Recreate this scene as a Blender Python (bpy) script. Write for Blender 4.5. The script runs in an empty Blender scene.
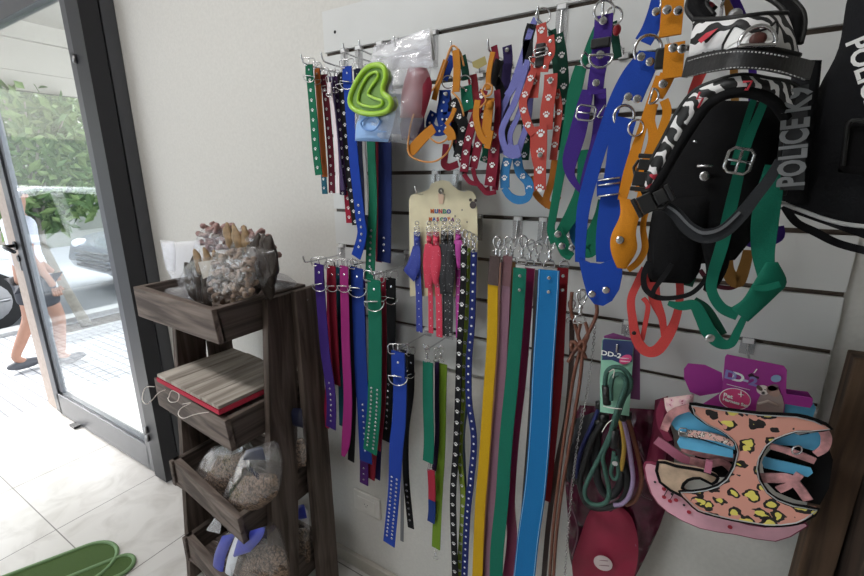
import bpy, math, random
from mathutils import Vector, Matrix, noise
random.seed(4)
S = bpy.context.scene
C = S.collection
# ------------------------------------------------------------ camera
CAM = Vector((0, 0, 1.345))
VR = Vector((0.85654678, 0.5160336, -0.00607792))
VU = Vector((-0.123533, 0.21645476, 0.96844563))
VF = Vector((-0.50106608, 0.82876816, -0.24915081))
FPX = 432.137
cd = bpy.data.cameras.new('camera'); cam = bpy.data.objects.new('camera', cd); C.objects.link(cam)
cd.sensor_width = 36; cd.lens = FPX/864*36; cd.clip_start = .02; cd.clip_end = 200
cam.matrix_world = Matrix(((VR.x, VU.x, -VF.x, CAM.x), (VR.y, VU.y, -VF.y, CAM.y), (VR.z, VU.z, -VF.z, CAM.z), (0, 0, 0, 1)))
S.camera = cam
# ------------------------------------------------------------ light and exposure
S.view_settings.view_transform = 'Standard'; S.view_settings.look = 'None'
S.view_settings.gamma = 1; S.view_settings.use_curve_mapping = False
S.view_settings.exposure = 0.88
w = bpy.data.worlds.new('world'); S.world = w; w.use_nodes = True
bg = w.node_tree.nodes['Background']; bg.inputs[0].default_value = (.88, .94, 1, 1); bg.inputs[1].default_value = 3.3
def area(name, loc, target, sx, sy, power, col=(1, 1, 1)):
    d = bpy.data.lights.new(name, 'AREA'); d.shape = 'RECTANGLE'; d.size = sx; d.size_y = sy; d.energy = power; d.color = col
    o = bpy.data.objects.new(name, d); C.objects.link(o); o.location = loc
    o.rotation_euler = (Vector(target)-Vector(loc)).to_track_quat('-Z', 'Y').to_euler(); return o
sd = bpy.data.lights.new('sun', 'SUN'); sd.energy = 4.5; sd.angle = math.radians(18); sd.color = (1, .97, .92)
so = bpy.data.objects.new('sun', sd); C.objects.link(so); so.rotation_euler = Vector((.75, .15, -.60)).to_track_quat('-Z', 'Y').to_euler()
CEIL_LAMPS = [(-.75, -.35, 2.66)]
area('ceiling_lamp_light', (-1.05, -.35, 2.62), (-1.05, -.35, 0), 1.15, .28, 12, (1, .98, .96))
# ------------------------------------------------------------ pixel rays to world points at a chosen real depth
def ray(x, y): return VF + VR*((x-432)/FPX) - VU*((y-288)/FPX)
def P(x, y, Y): d = ray(x, y); return CAM + d*(Y/d.y)
def PXw(x, y, X): d = ray(x, y); return CAM + d*(X/d.x)
def PZ(x, y, Z): d = ray(x, y); return CAM + d*((Z-CAM.z)/d.z)
def mpx(x, y, Y): return (P(x+.5, y, Y)-P(x-.5, y, Y)).x           # metres per pixel across at that depth
# ------------------------------------------------------------ materials
def lin(h):
    h = h.lstrip('#'); o = []
    for i in (0, 2, 4):
        c = int(h[i:i+2], 16)/255; o.append(c/12.92 if c <= .04045 else ((c+.055)/1.055)**2.4)
    return (*o, 1)
_m = {}
def nodes(name):
    m = bpy.data.materials.new(name); m.use_nodes = True
    return m, m.node_tree.nodes, m.node_tree.links, m.node_tree.nodes['Principled BSDF']
def mat(name, col, rough=.6, metal=0, bump=0, scale=40, var=0, spec=.5, emit=0, stretch=(1, 1, 1), alpha=1, coat=0, detail=4):
    if name in _m: return _m[name]
    m, N, L, b = nodes(name)
    c = lin(col) if isinstance(col, str) else col
    b.inputs['Base Color'].default_value = c; b.inputs['Roughness'].default_value = rough
    b.inputs['Metallic'].default_value = metal; b.inputs['Specular IOR Level'].default_value = spec
    b.inputs['Coat Weight'].default_value = coat
    if emit:
        b.inputs['Emission Color'].default_value = c; b.inputs['Emission Strength'].default_value = emit
    tc = N.new('ShaderNodeTexCoord'); mp = N.new('ShaderNodeMapping'); mp.inputs['Scale'].default_value = stretch
    L.new(tc.outputs['Object'], mp.inputs[0])
    nz = N.new('ShaderNodeTexNoise'); nz.inputs['Scale'].default_value = scale; nz.inputs['Detail'].default_value = detail
    L.new(mp.outputs[0], nz.inputs['Vector'])
    r = N.new('ShaderNodeValToRGB'); v = max(var, .04)
    r.color_ramp.elements[0].position = .3; r.color_ramp.elements[1].position = .7
    r.color_ramp.elements[0].color = (*[x*(1-v) for x in c[:3]], 1); r.color_ramp.elements[1].color = (*[min(1, x*(1+v)) for x in c[:3]], 1)
    L.new(nz.outputs['Fac'], r.inputs[0]); L.new(r.outputs[0], b.inputs['Base Color'])
    if bump:
        bp = N.new('ShaderNodeBump'); bp.inputs['Strength'].default_value = bump; bp.inputs['Distance'].default_value = .002
        L.new(nz.outputs['Fac'], bp.inputs['Height']); L.new(bp.outputs[0], b.inputs['Normal'])
    _m[name] = m; return m
def web(col, rough=.62):            # woven nylon
    c = lin(col); return mat('webbing_'+col.strip('#'), (c[0]*.64, c[1]*.64, c[2]*.64, 1), .72, bump=.25, scale=900, var=.10, spec=.22)
def leath(col): return mat('leather_'+col.strip('#'), col, .38, bump=.25, scale=260, var=.12, spec=.5)
CHROME = mat('chrome', '#d2d2d4', .22, 1, scale=30)
STEEL = mat('steel', '#9a9a9c', .35, 1, scale=30)
BLACKP = mat('black_plastic', '#101012', .4)
WHITE = mat('white_print', '#f2f2f0', .5)
def plastic(name, tint=(1, 1, 1, 1), gloss=.35, haze=0.0):
    if name in _m: return _m[name]
    m, N, L, b = nodes(name); N.remove(b)
    out = N['Material Output']; t = N.new('ShaderNodeBsdfTransparent'); t.inputs[0].default_value = tint
    g = N.new('ShaderNodeBsdfGlossy'); g.inputs['Roughness'].default_value = .12; g.inputs[0].default_value = (1, 1, 1, 1)
    mx = N.new('ShaderNodeMixShader'); fr = N.new('ShaderNodeLayerWeight'); fr.inputs[0].default_value = .5; pw = N.new('ShaderNodeMath'); pw.operation = 'POWER'; pw.inputs[1].default_value = 3.5; L.new(fr.outputs['Facing'], pw.inputs[0])
    ad = N.new('ShaderNodeMath'); ad.operation = 'MULTIPLY_ADD'; ad.inputs[1].default_value = .45; ad.inputs[2].default_value = .02+gloss*.07
    nz = N.new('ShaderNodeTexNoise'); nz.inputs['Scale'].default_value = 38; nz.inputs['Detail'].default_value = 3; nz.inputs['Distortion'].default_value = 1.5
    tc = N.new('ShaderNodeTexCoord'); L.new(tc.outputs['Object'], nz.inputs['Vector'])
    if gloss > .2:
        bp = N.new('ShaderNodeBump'); bp.inputs['Strength'].default_value = .35; bp.inputs['Distance'].default_value = .006
        L.new(nz.outputs['Fac'], bp.inputs['Height']); L.new(bp.outputs[0], g.inputs['Normal']); L.new(bp.outputs[0], fr.inputs['Normal'])
    else: g.inputs['Roughness'].default_value = 0
    L.new(pw.outputs[0], ad.inputs[0]); L.new(ad.outputs[0], mx.inputs[0]); L.new(t.outputs[0], mx.inputs[1]); L.new(g.outputs[0], mx.inputs[2])
    last = mx
    if haze:
        d = N.new('ShaderNodeBsdfDiffuse'); d.inputs[0].default_value = (.9, .9, .93, 1)
        m2 = N.new('ShaderNodeMixShader'); m2.inputs[0].default_value = haze
        L.new(mx.outputs[0], m2.inputs[1]); L.new(d.outputs[0], m2.inputs[2]); last = m2
    L.new(last.outputs[0], out.inputs[0]); _m[name] = m; return m
BAG = plastic('clear_plastic_bag', (.97, .97, .98, 1), .9, .03)
HAZY = plastic('hazy_plastic_bag', (.96, .96, .98, 1), .6, .22)
GLASS = plastic('door_glass', (.93, .95, .95, 1), .1, .0)
def voro(name, stops, scale, distort=0, rough=.6, feature='F1', noise_mix=.0):
    if name in _m: return _m[name]
    m, N, L, b = nodes(name); b.inputs['Roughness'].default_value = rough
    tc = N.new('ShaderNodeTexCoord'); v = N.new('ShaderNodeTexVoronoi'); v.inputs['Scale'].default_value = scale; v.feature = feature
    nz = N.new('ShaderNodeTexNoise'); nz.inputs['Scale'].default_value = scale*1.3; ad = N.new('ShaderNodeVectorMath'); ad.operation = 'MULTIPLY_ADD'
    ad.inputs[1].default_value = (distort,)*3
    L.new(tc.outputs['Object'], nz.inputs['Vector']); L.new(nz.outputs['Color'], ad.inputs[0]); L.new(tc.outputs['Object'], ad.inputs[2]); L.new(ad.outputs[0], v.inputs['Vector'])
    r = N.new('ShaderNodeValToRGB'); r.color_ramp.interpolation = 'CONSTANT'
    e = r.color_ramp.elements; e[0].position = stops[0][0]; e[0].color = lin(stops[0][1]); e[1].position = stops[1][0]; e[1].color = lin(stops[1][1])
    for p_, c_ in stops[2:]: k = e.new(p_); k.color = lin(c_)
    L.new(v.outputs['Distance'], r.inputs[0]); L.new(r.outputs[0], b.inputs['Base Color']); _m[name] = m; return m
def wavemat(name, c1, c2, scale, dist, rough=.55, thr=.5, c3=None):
    if name in _m: return _m[name]
    m, N, L, b = nodes(name); b.inputs['Roughness'].default_value = rough
    tc = N.new('ShaderNodeTexCoord'); v = N.new('ShaderNodeTexWave'); v.inputs['Scale'].default_value = scale; v.inputs['Distortion'].default_value = dist
    v.inputs['Detail'].default_value = 2; v.bands_direction = 'DIAGONAL'
    L.new(tc.outputs['Object'], v.inputs['Vector'])
    r = N.new('ShaderNodeValToRGB'); r.color_ramp.interpolation = 'CONSTANT'; e = r.color_ramp.elements
    e[0].color = lin(c1); e[1].position = thr; e[1].color = lin(c2)
    if c3: k = e.new(thr+.3); k.color = lin(c3)
    L.new(v.outputs['Fac'], r.inputs[0]); L.new(r.outputs[0], b.inputs['Base Color']); _m[name] = m; return m
def woodmat(name, c1, c2, axis, rough=.7):
    if name in _m: return _m[name]
    m, N, L, b = nodes(name); b.inputs['Roughness'].default_value = rough; b.inputs['Specular IOR Level'].default_value = .3
    tc = N.new('ShaderNodeTexCoord'); mp = N.new('ShaderNodeMapping'); s = [28, 28, 28]; s[axis] = 2.2; mp.inputs['Scale'].default_value = s
    nz = N.new('ShaderNodeTexNoise'); nz.inputs['Scale'].default_value = 1.6; nz.inputs['Detail'].default_value = 7; nz.inputs['Distortion'].default_value = .7
    n2 = N.new('ShaderNodeTexNoise'); n2.inputs['Scale'].default_value = 5
    L.new(tc.outputs['Object'], mp.inputs[0]); L.new(mp.outputs[0], nz.inputs['Vector']); L.new(tc.outputs['Object'], n2.inputs['Vector'])
    r = N.new('ShaderNodeValToRGB'); r.color_ramp.elements[0].position = .35; r.color_ramp.elements[1].position = .72
    r.color_ramp.elements[0].color = lin(c1); r.color_ramp.elements[1].color = lin(c2)
    mx = N.new('ShaderNodeMix'); mx.data_type = 'RGBA'; mx.blend_type = 'MULTIPLY'; mx.inputs[0].default_value = .55
    L.new(nz.outputs['Fac'], r.inputs[0]); L.new(r.outputs[0], mx.inputs[6]); L.new(n2.outputs['Color'], mx.inputs[7])
    L.new(r.outputs[0], b.inputs['Base Color'])
    bp = N.new('ShaderNodeBump'); bp.inputs['Strength'].default_value = .5; bp.inputs['Distance'].default_value = .003
    L.new(nz.outputs['Fac'], bp.inputs['Height']); L.new(bp.outputs[0], b.inputs['Normal']); _m[name] = m; return m
# ------------------------------------------------------------ mesh building
def catmull(pts, n=6, closed=False):
    if len(pts) < 3 and not closed: 
        a, b = pts; return [a+(b-a)*(i/n) for i in range(n+1)]
    out = []; L_ = len(pts); rng = range(L_ if closed else L_-1)
    for i in rng:
        g = (lambda k: pts[k % L_]) if closed else (lambda k: pts[min(max(k, 0), L_-1)])
        p0, p1, p2, p3 = g(i-1), g(i), g(i+1), g(i+2)
        for j in range(n):
            t = j/n; out.append(.5*((2*p1)+(p2-p0)*t+(2*p0-5*p1+4*p2-p3)*t*t+(3*p1-p0-3*p2+p3)*t**3))
    if not closed: out.append(pts[-1].copy())
    return out
class MB:
    def __init__(s): s.v = []; s.f = []; s.m = []; s.sm = []
    def add(s, vs, fs, mi=0, smooth=True):
        o = len(s.v); s.v += [Vector(v) for v in vs]
        for f in fs: s.f.append(tuple(i+o for i in f)); s.m.append(mi); s.sm.append(smooth)
        return s
    def box(s, a, b, mi=0):
        x0, y0, z0 = a; x1, y1, z1 = b
        return s.hexa([(x0, y0, z0), (x1, y0, z0), (x1, y1, z0), (x0, y1, z0), (x0, y0, z1), (x1, y0, z1), (x1, y1, z1), (x0, y1, z1)], mi)
    def hexa(s, c, mi=0):
        return s.add(c, [(3, 2, 1, 0), (4, 5, 6, 7), (0, 1, 5, 4), (1, 2, 6, 5), (2, 3, 7, 6), (3, 0, 4, 7)], mi, False)
    def prism(s, poly, vec, mi=0, cap=None):
        n = len(poly); vec = Vector(vec); vs = [Vector(p) for p in poly]+[Vector(p)+vec for p in poly]
        s.add(vs, [(i, (i+1) % n, n+(i+1) % n, n+i) for i in range(n)], mi, False)
        s.add(vs[:n], [tuple(range(n-1, -1, -1))], mi if cap is None else cap, False); s.add(vs[n:], [tuple(range(n))], mi, False); return s
    def tube(s, path, r, n=8, closed=False, mi=0, caps=True):
        path = [Vector(p) for p in path]; L_ = len(path); rs = r if isinstance(r, (list, tuple)) else [r]*L_
        vs = []; up = None
        for i in range(L_):
            a = path[(i-1) % L_] if (closed or i > 0) else path[i]; b = path[(i+1) % L_] if (closed or i < L_-1) else path[i]
            t = (b-a); t = t.normalized() if t.length > 1e-9 else Vector((0, 0, 1))
            if up is None: up = Vector((0, 1, 0)) if abs(t.y) < .9 else Vector((1, 0, 0))
            x = t.cross(up); x = x.normalized() if x.length > 1e-6 else t.orthogonal().normalized(); y = x.cross(t).normalized(); up = y
            for k in range(n): an = 2*math.pi*k/n; vs.append(path[i]+(x*math.cos(an)+y*math.sin(an))*rs[i])
        fs = []
        for i in range(L_ if closed else L_-1):
            j = (i+1) % L_
            for k in range(n): fs.append((i*n+k, i*n+(k+1) % n, j*n+(k+1) % n, j*n+k))
        if caps and not closed: fs.append(tuple(range(n-1, -1, -1))); fs.append(tuple((L_-1)*n+k for k in range(n)))
        return s.add(vs, fs, mi)
    def ribbon(s, path, ws, th=.0022, ks=None, mi=0):
        L_ = len(path); vs = []; ks = ks or [0]*L_
        for i in range(L_):
            a = path[max(i-1, 0)]; b = path[min(i+1, L_-1)]; t = (b-a).normalized()
            n0 = Vector((0, -1, 0)); wd = t.cross(n0); 
            if wd.length < 1e-4: wd = Vector((1, 0, 0))
            wd.normalize(); nn = wd.cross(t).normalized()
            k = math.radians(ks[i]); W = wd*math.cos(k)+nn*math.sin(k); N_ = nn*math.cos(k)-wd*math.sin(k)
            h = ws[i]/2; q = th/2
            vs += [path[i]-W*h-N_*q, path[i]+W*h-N_*q, path[i]+W*h+N_*q, path[i]-W*h+N_*q]
        fs = []
        for i in range(L_-1):
            o = 4*i
            for k in range(4): fs.append((o+k, o+(k+1) % 4, o+4+(k+1) % 4, o+4+k))
        fs += [(3, 2, 1, 0), (4*L_-4, 4*L_-3, 4*L_-2, 4*L_-1)]
        return s.add(vs, fs, mi, False)
    def disc(s, c, nrm, r, h=.001, n=14, mi=0, dome=False, r2=None):
        nrm = Vector(nrm).normalized(); x = nrm.orthogonal().normalized(); y = nrm.cross(x); c = Vector(c); r2 = r2 or r
        prof = [(1, 0), (1, .5), (.8, .85), (.4, 1)] if dome else [(1, 0), (1, 1)]
        vs = []
        for pr, ph in prof:
            for k in range(n): a = 2*math.pi*k/n; vs.append(c+x*math.cos(a)*r*pr+y*math.sin(a)*r2*pr+nrm*h*ph)
        fs = []
        for j in range(len(prof)-1):
            for k in range(n): fs.append((j*n+k, j*n+(k+1) % n, (j+1)*n+(k+1) % n, (j+1)*n+k))
        fs.append(tuple((len(prof)-1)*n+k for k in range(n))); fs.append(tuple(range(n-1, -1, -1)))
        return s.add(vs, fs, mi, False)
    def ellipsoid(s, c, r, n=12, m=8, mi=0, rot=None, jit=0):
        c = Vector(c); vs = []; 
        for i in range(m+1):
            th = math.pi*i/m
            for k in range(n):
                a = 2*math.pi*k/n; v = Vector((r[0]*math.sin(th)*math.cos(a), r[1]*math.sin(th)*math.sin(a), r[2]*math.cos(th)))
                if jit: v *= 1+jit*noise.noise(v*60+c*9)
                if rot: v = rot @ v
                vs.append(c+v)
        fs = []
        for i in range(m):
            for k in range(n): fs.append((i*n+k, (i+1)*n+k, (i+1)*n+(k+1) % n, i*n+(k+1) % n))
        return s.add(vs, fs, mi)
    def grommet(s, c, r=.0028, mi=1, nrm=(0, -1, 0)):
        nrm = Vector(nrm).normalized(); x = nrm.orthogonal().normalized(); y = nrm.cross(x); c = Vector(c)+nrm*.0013
        return s.tube([c+x*math.cos(a)*r+y*math.sin(a)*r for a in [2*math.pi*k/8 for k in range(8)]], r*.42, 5, True, mi)
    def paw(s, c, sz, rx=Vector((1, 0, 0)), mi=1, nrm=Vector((0, -1, 0))):
        rx = rx.normalized(); up = nrm.cross(rx)*-1; up = up if up.z > 0 else -up; c = c+nrm*.0013
        def blob(ox, oy, a, b):
            cc = c+rx*ox*sz+up*oy*sz; s.add([cc+rx*math.cos(t)*a*sz+up*math.sin(t)*b*sz for t in [2*math.pi*k/8 for k in range(8)]], [tuple(range(8))], mi, False)
        blob(0, -.18, .3, .22); blob(-.36, .1, .11, .15); blob(-.13, .3, .11, .16); blob(.13, .3, .11, .16); blob(.36, .1, .11, .15); return s
    def text(s, body, c, size, rx=(1, 0, 0), ry=(0, 0, 1), mi=0, depth=.0004, align='CENTER', sx=1, bold=0, colors=None):
        cu = bpy.data.curves.new('t', 'FONT'); cu.body = body; cu.size = size; cu.extrude = depth; cu.align_x = align; cu.align_y = 'CENTER'; cu.offset = bold; cu.resolution_u = 3
        o = bpy.data.objects.new('t', cu); C.objects.link(o); dg = bpy.context.evaluated_depsgraph_get(); dg.update()
        me = bpy.data.meshes.new_from_object(o.evaluated_get(dg)); rx = Vector(rx).normalized(); ry = Vector(ry).normalized(); nz = rx.cross(ry); c = Vector(c)
        s.add([c+rx*v.co.x*sx+ry*v.co.y+nz*v.co.z for v in me.vertices], [tuple(f.vertices) for f in me.polygons], mi, False)
        bpy.data.objects.remove(o); bpy.data.curves.remove(cu); bpy.data.meshes.remove(me); return s
    def build(s, name, mats, parent=None, bevel=0, kind=None, label=None, solid=0):
        mats = mats if isinstance(mats, (list, tuple)) else [mats]
        me = bpy.data.meshes.new(name); off = Vector((0, 0, 0)); q = parent
        while q: off += q.location; q = q.parent
        me.from_pydata([v-off for v in s.v], [], s.f); 
        for m_ in mats: me.materials.append(m_)
        me.polygons.foreach_set('material_index', s.m); me.polygons.foreach_set('use_smooth', s.sm); me.update()
        o = bpy.data.objects.new(name, me); C.objects.link(o)
        if parent: o.parent = parent
        if bevel: b = o.modifiers.new('bevel', 'BEVEL'); b.width = bevel; b.segments = 2; b.limit_method = 'ANGLE'; b.angle_limit = .6
        if kind: o['kind'] = kind
        if label: o['label'] = label
        return o
def thing(name, label, cat, loc, group=None):
    o = bpy.data.objects.new(name, None); C.objects.link(o); o.location = loc; o.empty_display_size = .05
    o['label'] = label; o['category'] = cat
    if group: o['group'] = group
    return o
def tag(o, label, cat, group=None, kind=None):
    o['label'] = label; o['category'] = cat
    if group: o['group'] = group
    if kind: o['kind'] = kind
    return o
def setorigin(o, loc):
    loc = Vector(loc); o.data.transform(Matrix.Translation(-loc)); o.location = loc; return o
def rpath(pts, Y, w=8, n=6):
    """points (px, py, width_px, Y, roll) -> smooth world path, widths in metres, rolls"""
    cy, cw, ck = Y, w, 0; V = []; W = []; K = []
    for p in pts:
        if len(p) > 2 and p[2] is not None: cw = p[2]
        if len(p) > 3 and p[3] is not None: cy = p[3]
        if len(p) > 4: ck = p[4]
        V.append(P(p[0], p[1], cy)); W.append(Vector((cw*mpx(p[0], p[1], cy), ck, 0)))
    V2 = catmull(V, n); W2 = catmull(W, n)
    return V2, [max(a.x, .001) for a in W2], [a.y for a in W2]
def strap(root, name, pts, Y, m, w=8, th=.0022, deco=None, decomat=None, label=None, n=6, rng=(0, 1), step=.03, size=.012, edge=None):
    """one strap; deco: 'paw', 'grommet', 'grommet2', 'stitch' laid along part of it"""
    V, W, K = rpath(pts, Y, w, n); b = MB(); b.ribbon(V, W, th, K)
    if deco:
        L_ = [0]
        for i in range(1, len(V)): L_.append(L_[-1]+(V[i]-V[i-1]).length)
        d = L_[-1]*rng[0]+step*.4
        while d < L_[-1]*rng[1]:
            i = max(j for j in range(len(V)-1) if L_[j] <= d); t = (d-L_[i])/max(L_[i+1]-L_[i], 1e-6); c = V[i].lerp(V[i+1], t)
            T = (V[i+1]-V[i]).normalized(); wd = T.cross(Vector((0, -1, 0))).normalized(); nn = wd.cross(T).normalized()
            k = math.radians(K[i]); Wd = wd*math.cos(k)+nn*math.sin(k); N_ = nn*math.cos(k)-wd*math.sin(k)
            if N_.y > 0: N_ = -N_
            c = c+N_*th*.4
            if deco == 'paw': b.paw(c, min(size, W[i]*.95), Wd if Wd.x > 0 else -Wd, 1, N_)
            elif deco == 'grommet': b.grommet(c, size*.25, 1, N_)
            elif deco == 'grommet2': b.grommet(c+Wd*W[i]*.22, size*.25, 1, N_); b.grommet(c-Wd*W[i]*.22, size*.25, 1, N_)
            elif deco == 'stud': b.disc(c, N_, size*.33, .0018, 10, 1, True)
            d += step
    if edge:
        for sgn in (-1, 1):
            q = []
            for i in range(0, len(V)):
                T = (V[min(i+1, len(V)-1)]-V[max(i-1, 0)]).normalized(); wd = T.cross(Vector((0, -1, 0))).normalized(); nn = wd.cross(T)
                q.append(V[i]+wd*W[i]*.5*sgn*.9+Vector((0, -1, 0))*th*.55)
            b.tube(q, .0006, 5, False, 2)
    ms = [m, decomat or CHROME]+([edge] if edge else [])
    return b.build(name, ms, root, label=label)
def ring_pts(c, rx, rz, tilt=0, yaw=0, n=20, a0=0, a1=360):
    o = []; ca, sa = math.cos(math.radians(tilt)), math.sin(math.radians(tilt)); cy_, sy_ = math.cos(math.radians(yaw)), math.sin(math.radians(yaw))
    for k in range(n+(a1-a0 < 360)):
        a = math.radians(a0+(a1-a0)*k/n); x = rx*math.cos(a); z = rz*math.sin(a); x, z = x*ca-z*sa, x*sa+z*ca
        o.append(Vector(c)+Vector((x*cy_, x*sy_, z)))
    return o
def ring(root, c, r, tr=.0014, name='ring', rz=None, tilt=0, yaw=30, m=CHROME):
    return MB().tube(ring_pts(c, r, rz or r, tilt, yaw), tr, 7, True).build(name, m, root)
def dring(root, c, r, tr=.0014, yaw=25, tilt=0, m=CHROME):
    q = ring_pts(c, r, r, tilt, yaw, 14, 180, 360); q = catmull(q, 1)
    b = MB().tube(q+[q[-1].lerp(q[0], .5)], tr, 7, True); return b.build('d_ring', m, root)
def rect_ring(root, c, w, h, tr=.0013, tilt=0, yaw=20, name='buckle', bar=True, prong=False, m=CHROME):
    ca, sa = math.cos(math.radians(tilt)), math.sin(math.radians(tilt)); cy_, sy_ = math.cos(math.radians(yaw)), math.sin(math.radians(yaw))
    def q(x, z): x, z = x*ca-z*sa, x*sa+z*ca; return Vector(c)+Vector((x*cy_, x*sy_, z))
    e = .18*min(w, h); pts = [q(-w/2+e, -h/2), q(w/2-e, -h/2), q(w/2, -h/2+e), q(w/2, h/2-e), q(w/2-e, h/2), q(-w/2+e, h/2), q(-w/2, h/2-e), q(-w/2, -h/2+e)]
    b = MB().tube(pts, tr, 7, True)
    if bar: b.tube([q(-w/2, 0), q(w/2, 0)], tr*.9, 6)
    if prong: b.tube([q(0, h*.45), q(0, -h*.55)], tr*.9, 6)
    return b.build(name, m, root)
def rivet(root, px, py, Y, r=.004, m=CHROME, name='rivet'):
    c = P(px, py, Y); b = MB().disc(c, (.25, -1, 0), r, r*.5, 14, 0, True); b.disc(c+Vector((.0005, -r*.5, 0)), (.25, -1, 0), r*.35, r*.15, 10, 0)
    return b.build(name, m, root)
def clip(root, c, s=1.0, yaw=25, tilt=0, name='swivel_clip'):
    """trigger snap: hook on top, swivel barrel, eye below; c = top of the hook"""
    cy_, sy_ = math.cos(math.radians(yaw)), math.sin(math.radians(yaw)); t = math.radians(tilt)
    def q(x, z, y=0): x, z = x*math.cos(t)-z*math.sin(t), x*math.sin(t)+z*math.cos(t); return Vector(c)+Vector((x*cy_, x*sy_+y, z))*s
    b = MB(); b.tube(catmull([q(.006, -.014), q(.0075, -.007), q(.004, -.001), q(-.002, 0), q(-.006, -.005), q(-.006, -.012), q(-.003, -.02), q(0, -.024)], 4), .0019*s, 7)
    b.tube([q(.0062, -.013), q(.004, -.021), q(0, -.024)], .0014*s, 6)
    b.tube([q(0, -.022), q(0, -.026), q(0, -.03), q(0, -.033), q(0, -.038)], [.0028*s, .004*s, .0022*s, .0038*s, .0026*s], 10)
    b.tube([q(-.0045, -.028), q(-.008, -.027)], .0013*s, 6)
    b.tube([q(-.006, -.04), q(.006, -.04), q(.0085, -.046), q(.0085, -.05), q(-.0085, -.05), q(-.0085, -.046)], .0015*s, 6, True)
    return b.build(name, CHROME, root)
def plate(outline, Y, th=.001):
    """upright flat board standing parallel to the wall, from its outline"""
    return MB().prism([P(x, y, Y) for x, y in outline], (0, th, 0))
def pillow(L_, R_, Y, depth, nr=26, nc=18, wr=.12, seed=0, pw=.5, fs=22):
    """stuffed shape between a left and a right outline, bulging to both sides"""
    Lp = [P(*q, Y) if len(q) == 2 else P(*q) for q in L_]; Rp = [P(*q, Y) if len(q) == 2 else P(*q) for q in R_]
    def samp(pl, n):
        c = catmull(pl, 8); Ls = [0]
        for i in range(1, len(c)): Ls.append(Ls[-1]+(c[i]-c[i-1]).length)
        out = []
        for j in range(n+1):
            d = Ls[-1]*j/n; i = max(k for k in range(len(c)-1) if Ls[k] <= d+1e-9); out.append(c[i].lerp(c[i+1], min(1, (d-Ls[i])/max(Ls[i+1]-Ls[i], 1e-7))))
        return out
    A = samp(Lp, nr); B = samp(Rp, nr); vs = []; fs_ = []
    for side in (-1, 1):
        for i in range(nr+1):
            for j in range(nc+1):
                u = j/nc; v = i/nr; p_ = A[i].lerp(B[i], u); e = max(0, (4*u*(1-u)))**pw*max(0, (4*v*(1-v)))**(pw*.6)
                z = noise.fractal(p_*fs+Vector((seed, side*3, 0)), .8, 2.0, 3)*wr*depth*2*(e**.5)
                vs.append(p_+Vector((0, side*(e*depth), 0))+Vector((0, z, z*.3)))
    M = (nr+1)*(nc+1)
    for i in range(nr):
        for j in range(nc):
            a = i*(nc+1)+j; fs_.append((a, a+1, a+nc+2, a+nc+1)); fs_.append((M+a, M+a+nc+1, M+a+nc+2, M+a+1))
    return MB().add(vs, fs_, 0, True)
# ============================================================ STRUCTURE
PAINT = mat('cream_wall_paint', '#cbc9c4', .75, bump=.08, scale=120, var=.008)
LAM = mat('white_laminate', '#cfd0cf', .32, var=.01, scale=5, coat=.2)
GROOVE = mat('dark_groove_insert', '#55483e', .45, var=.1)
ALU = mat('dark_grey_aluminium', '#55565a', .38, .55, var=.05, scale=12)
ALUB = mat('black_door_gasket', '#15151b', .5)
def st(o): o['kind'] = 'structure'; return o
# tiled floor with grout joints
m, N, L, b = nodes('pale_floor_tiles'); b.inputs['Roughness'].default_value = .28
tc = N.new('ShaderNodeTexCoord'); sp = N.new('ShaderNodeSeparateXYZ'); L.new(tc.outputs['Object'], sp.inputs[0])
def gl(out, off, per):
    a = N.new('ShaderNodeMath'); a.operation = 'ADD'; a.inputs[1].default_value = off; L.new(out, a.inputs[0])
    d = N.new('ShaderNodeMath'); d.operation = 'PINGPONG'; d.inputs[1].default_value = per/2; L.new(a.outputs[0], d.inputs[0])
    g = N.new('ShaderNodeMath'); g.operation = 'LESS_THAN'; g.inputs[1].default_value = .0019; L.new(d.outputs[0], g.inputs[0]); return g
g1 = gl(sp.outputs[0], 2.015+4.62, .462); g2 = gl(sp.outputs[1], -.443+4.62, .462)
mxm = N.new('ShaderNodeMath'); mxm.operation = 'MAXIMUM'; L.new(g1.outputs[0], mxm.inputs[0]); L.new(g2.outputs[0], mxm.inputs[1])
nz = N.new('ShaderNodeTexNoise'); nz.inputs['Scale'].default_value = 7; nz.inputs['Detail'].default_value = 9; nz.inputs['Distortion'].default_value = 1.2; L.new(tc.outputs['Object'], nz.inputs['Vector'])
r = N.new('ShaderNodeValToRGB'); r.color_ramp.elements[0].position = .30; r.color_ramp.elements[1].position = .55; r.color_ramp.elements[0].color = lin('#bdb9b5'); r.color_ramp.elements[1].color = lin('#d2cfcc'); L.new(nz.outputs['Fac'], r.inputs[0])
mx = N.new('ShaderNodeMix'); mx.data_type = 'RGBA'; mx.inputs[7].default_value = lin('#7d7a78'); L.new(mxm.outputs[0], mx.inputs[0]); L.new(r.outputs[0], mx.inputs[6]); L.new(mx.outputs[2], b.inputs['Base Color'])
TILE = m
st(MB().box((-3.29, -3.0, -.12), (2.4, .935, 0)).build('floor', TILE))
st(MB().box((-3.29, .935, -.12), (-1.965, 6, 0)).build('floor_entrance', TILE))
st(MB().box((-1.965, .935, -.12), (2.4, 1.1, 2.8)).build('wall_back', PAINT))
st(MB().box((2.4, -3, 0), (2.55, 1.1, 2.8)).build('wall_right', PAINT))
st(MB().box((-2.1, -3.15, 0), (2.55, -3, 2.8)).build('wall_front', PAINT))
st(MB().box((-2.1, -3.15, 2.8), (2.55, 1.1, 2.9)).build('ceiling', mat('ceiling_paint', '#d8d6d2', .8)))
st(MB().box((-2.1, -3.0, 2.10), (-1.965, .935, 2.8)).build('wall_left_header', PAINT))
st(MB().box((-2.1, -.55, 0), (-1.965, -.36, 2.10)).build('wall_left_pier', PAINT))
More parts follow.
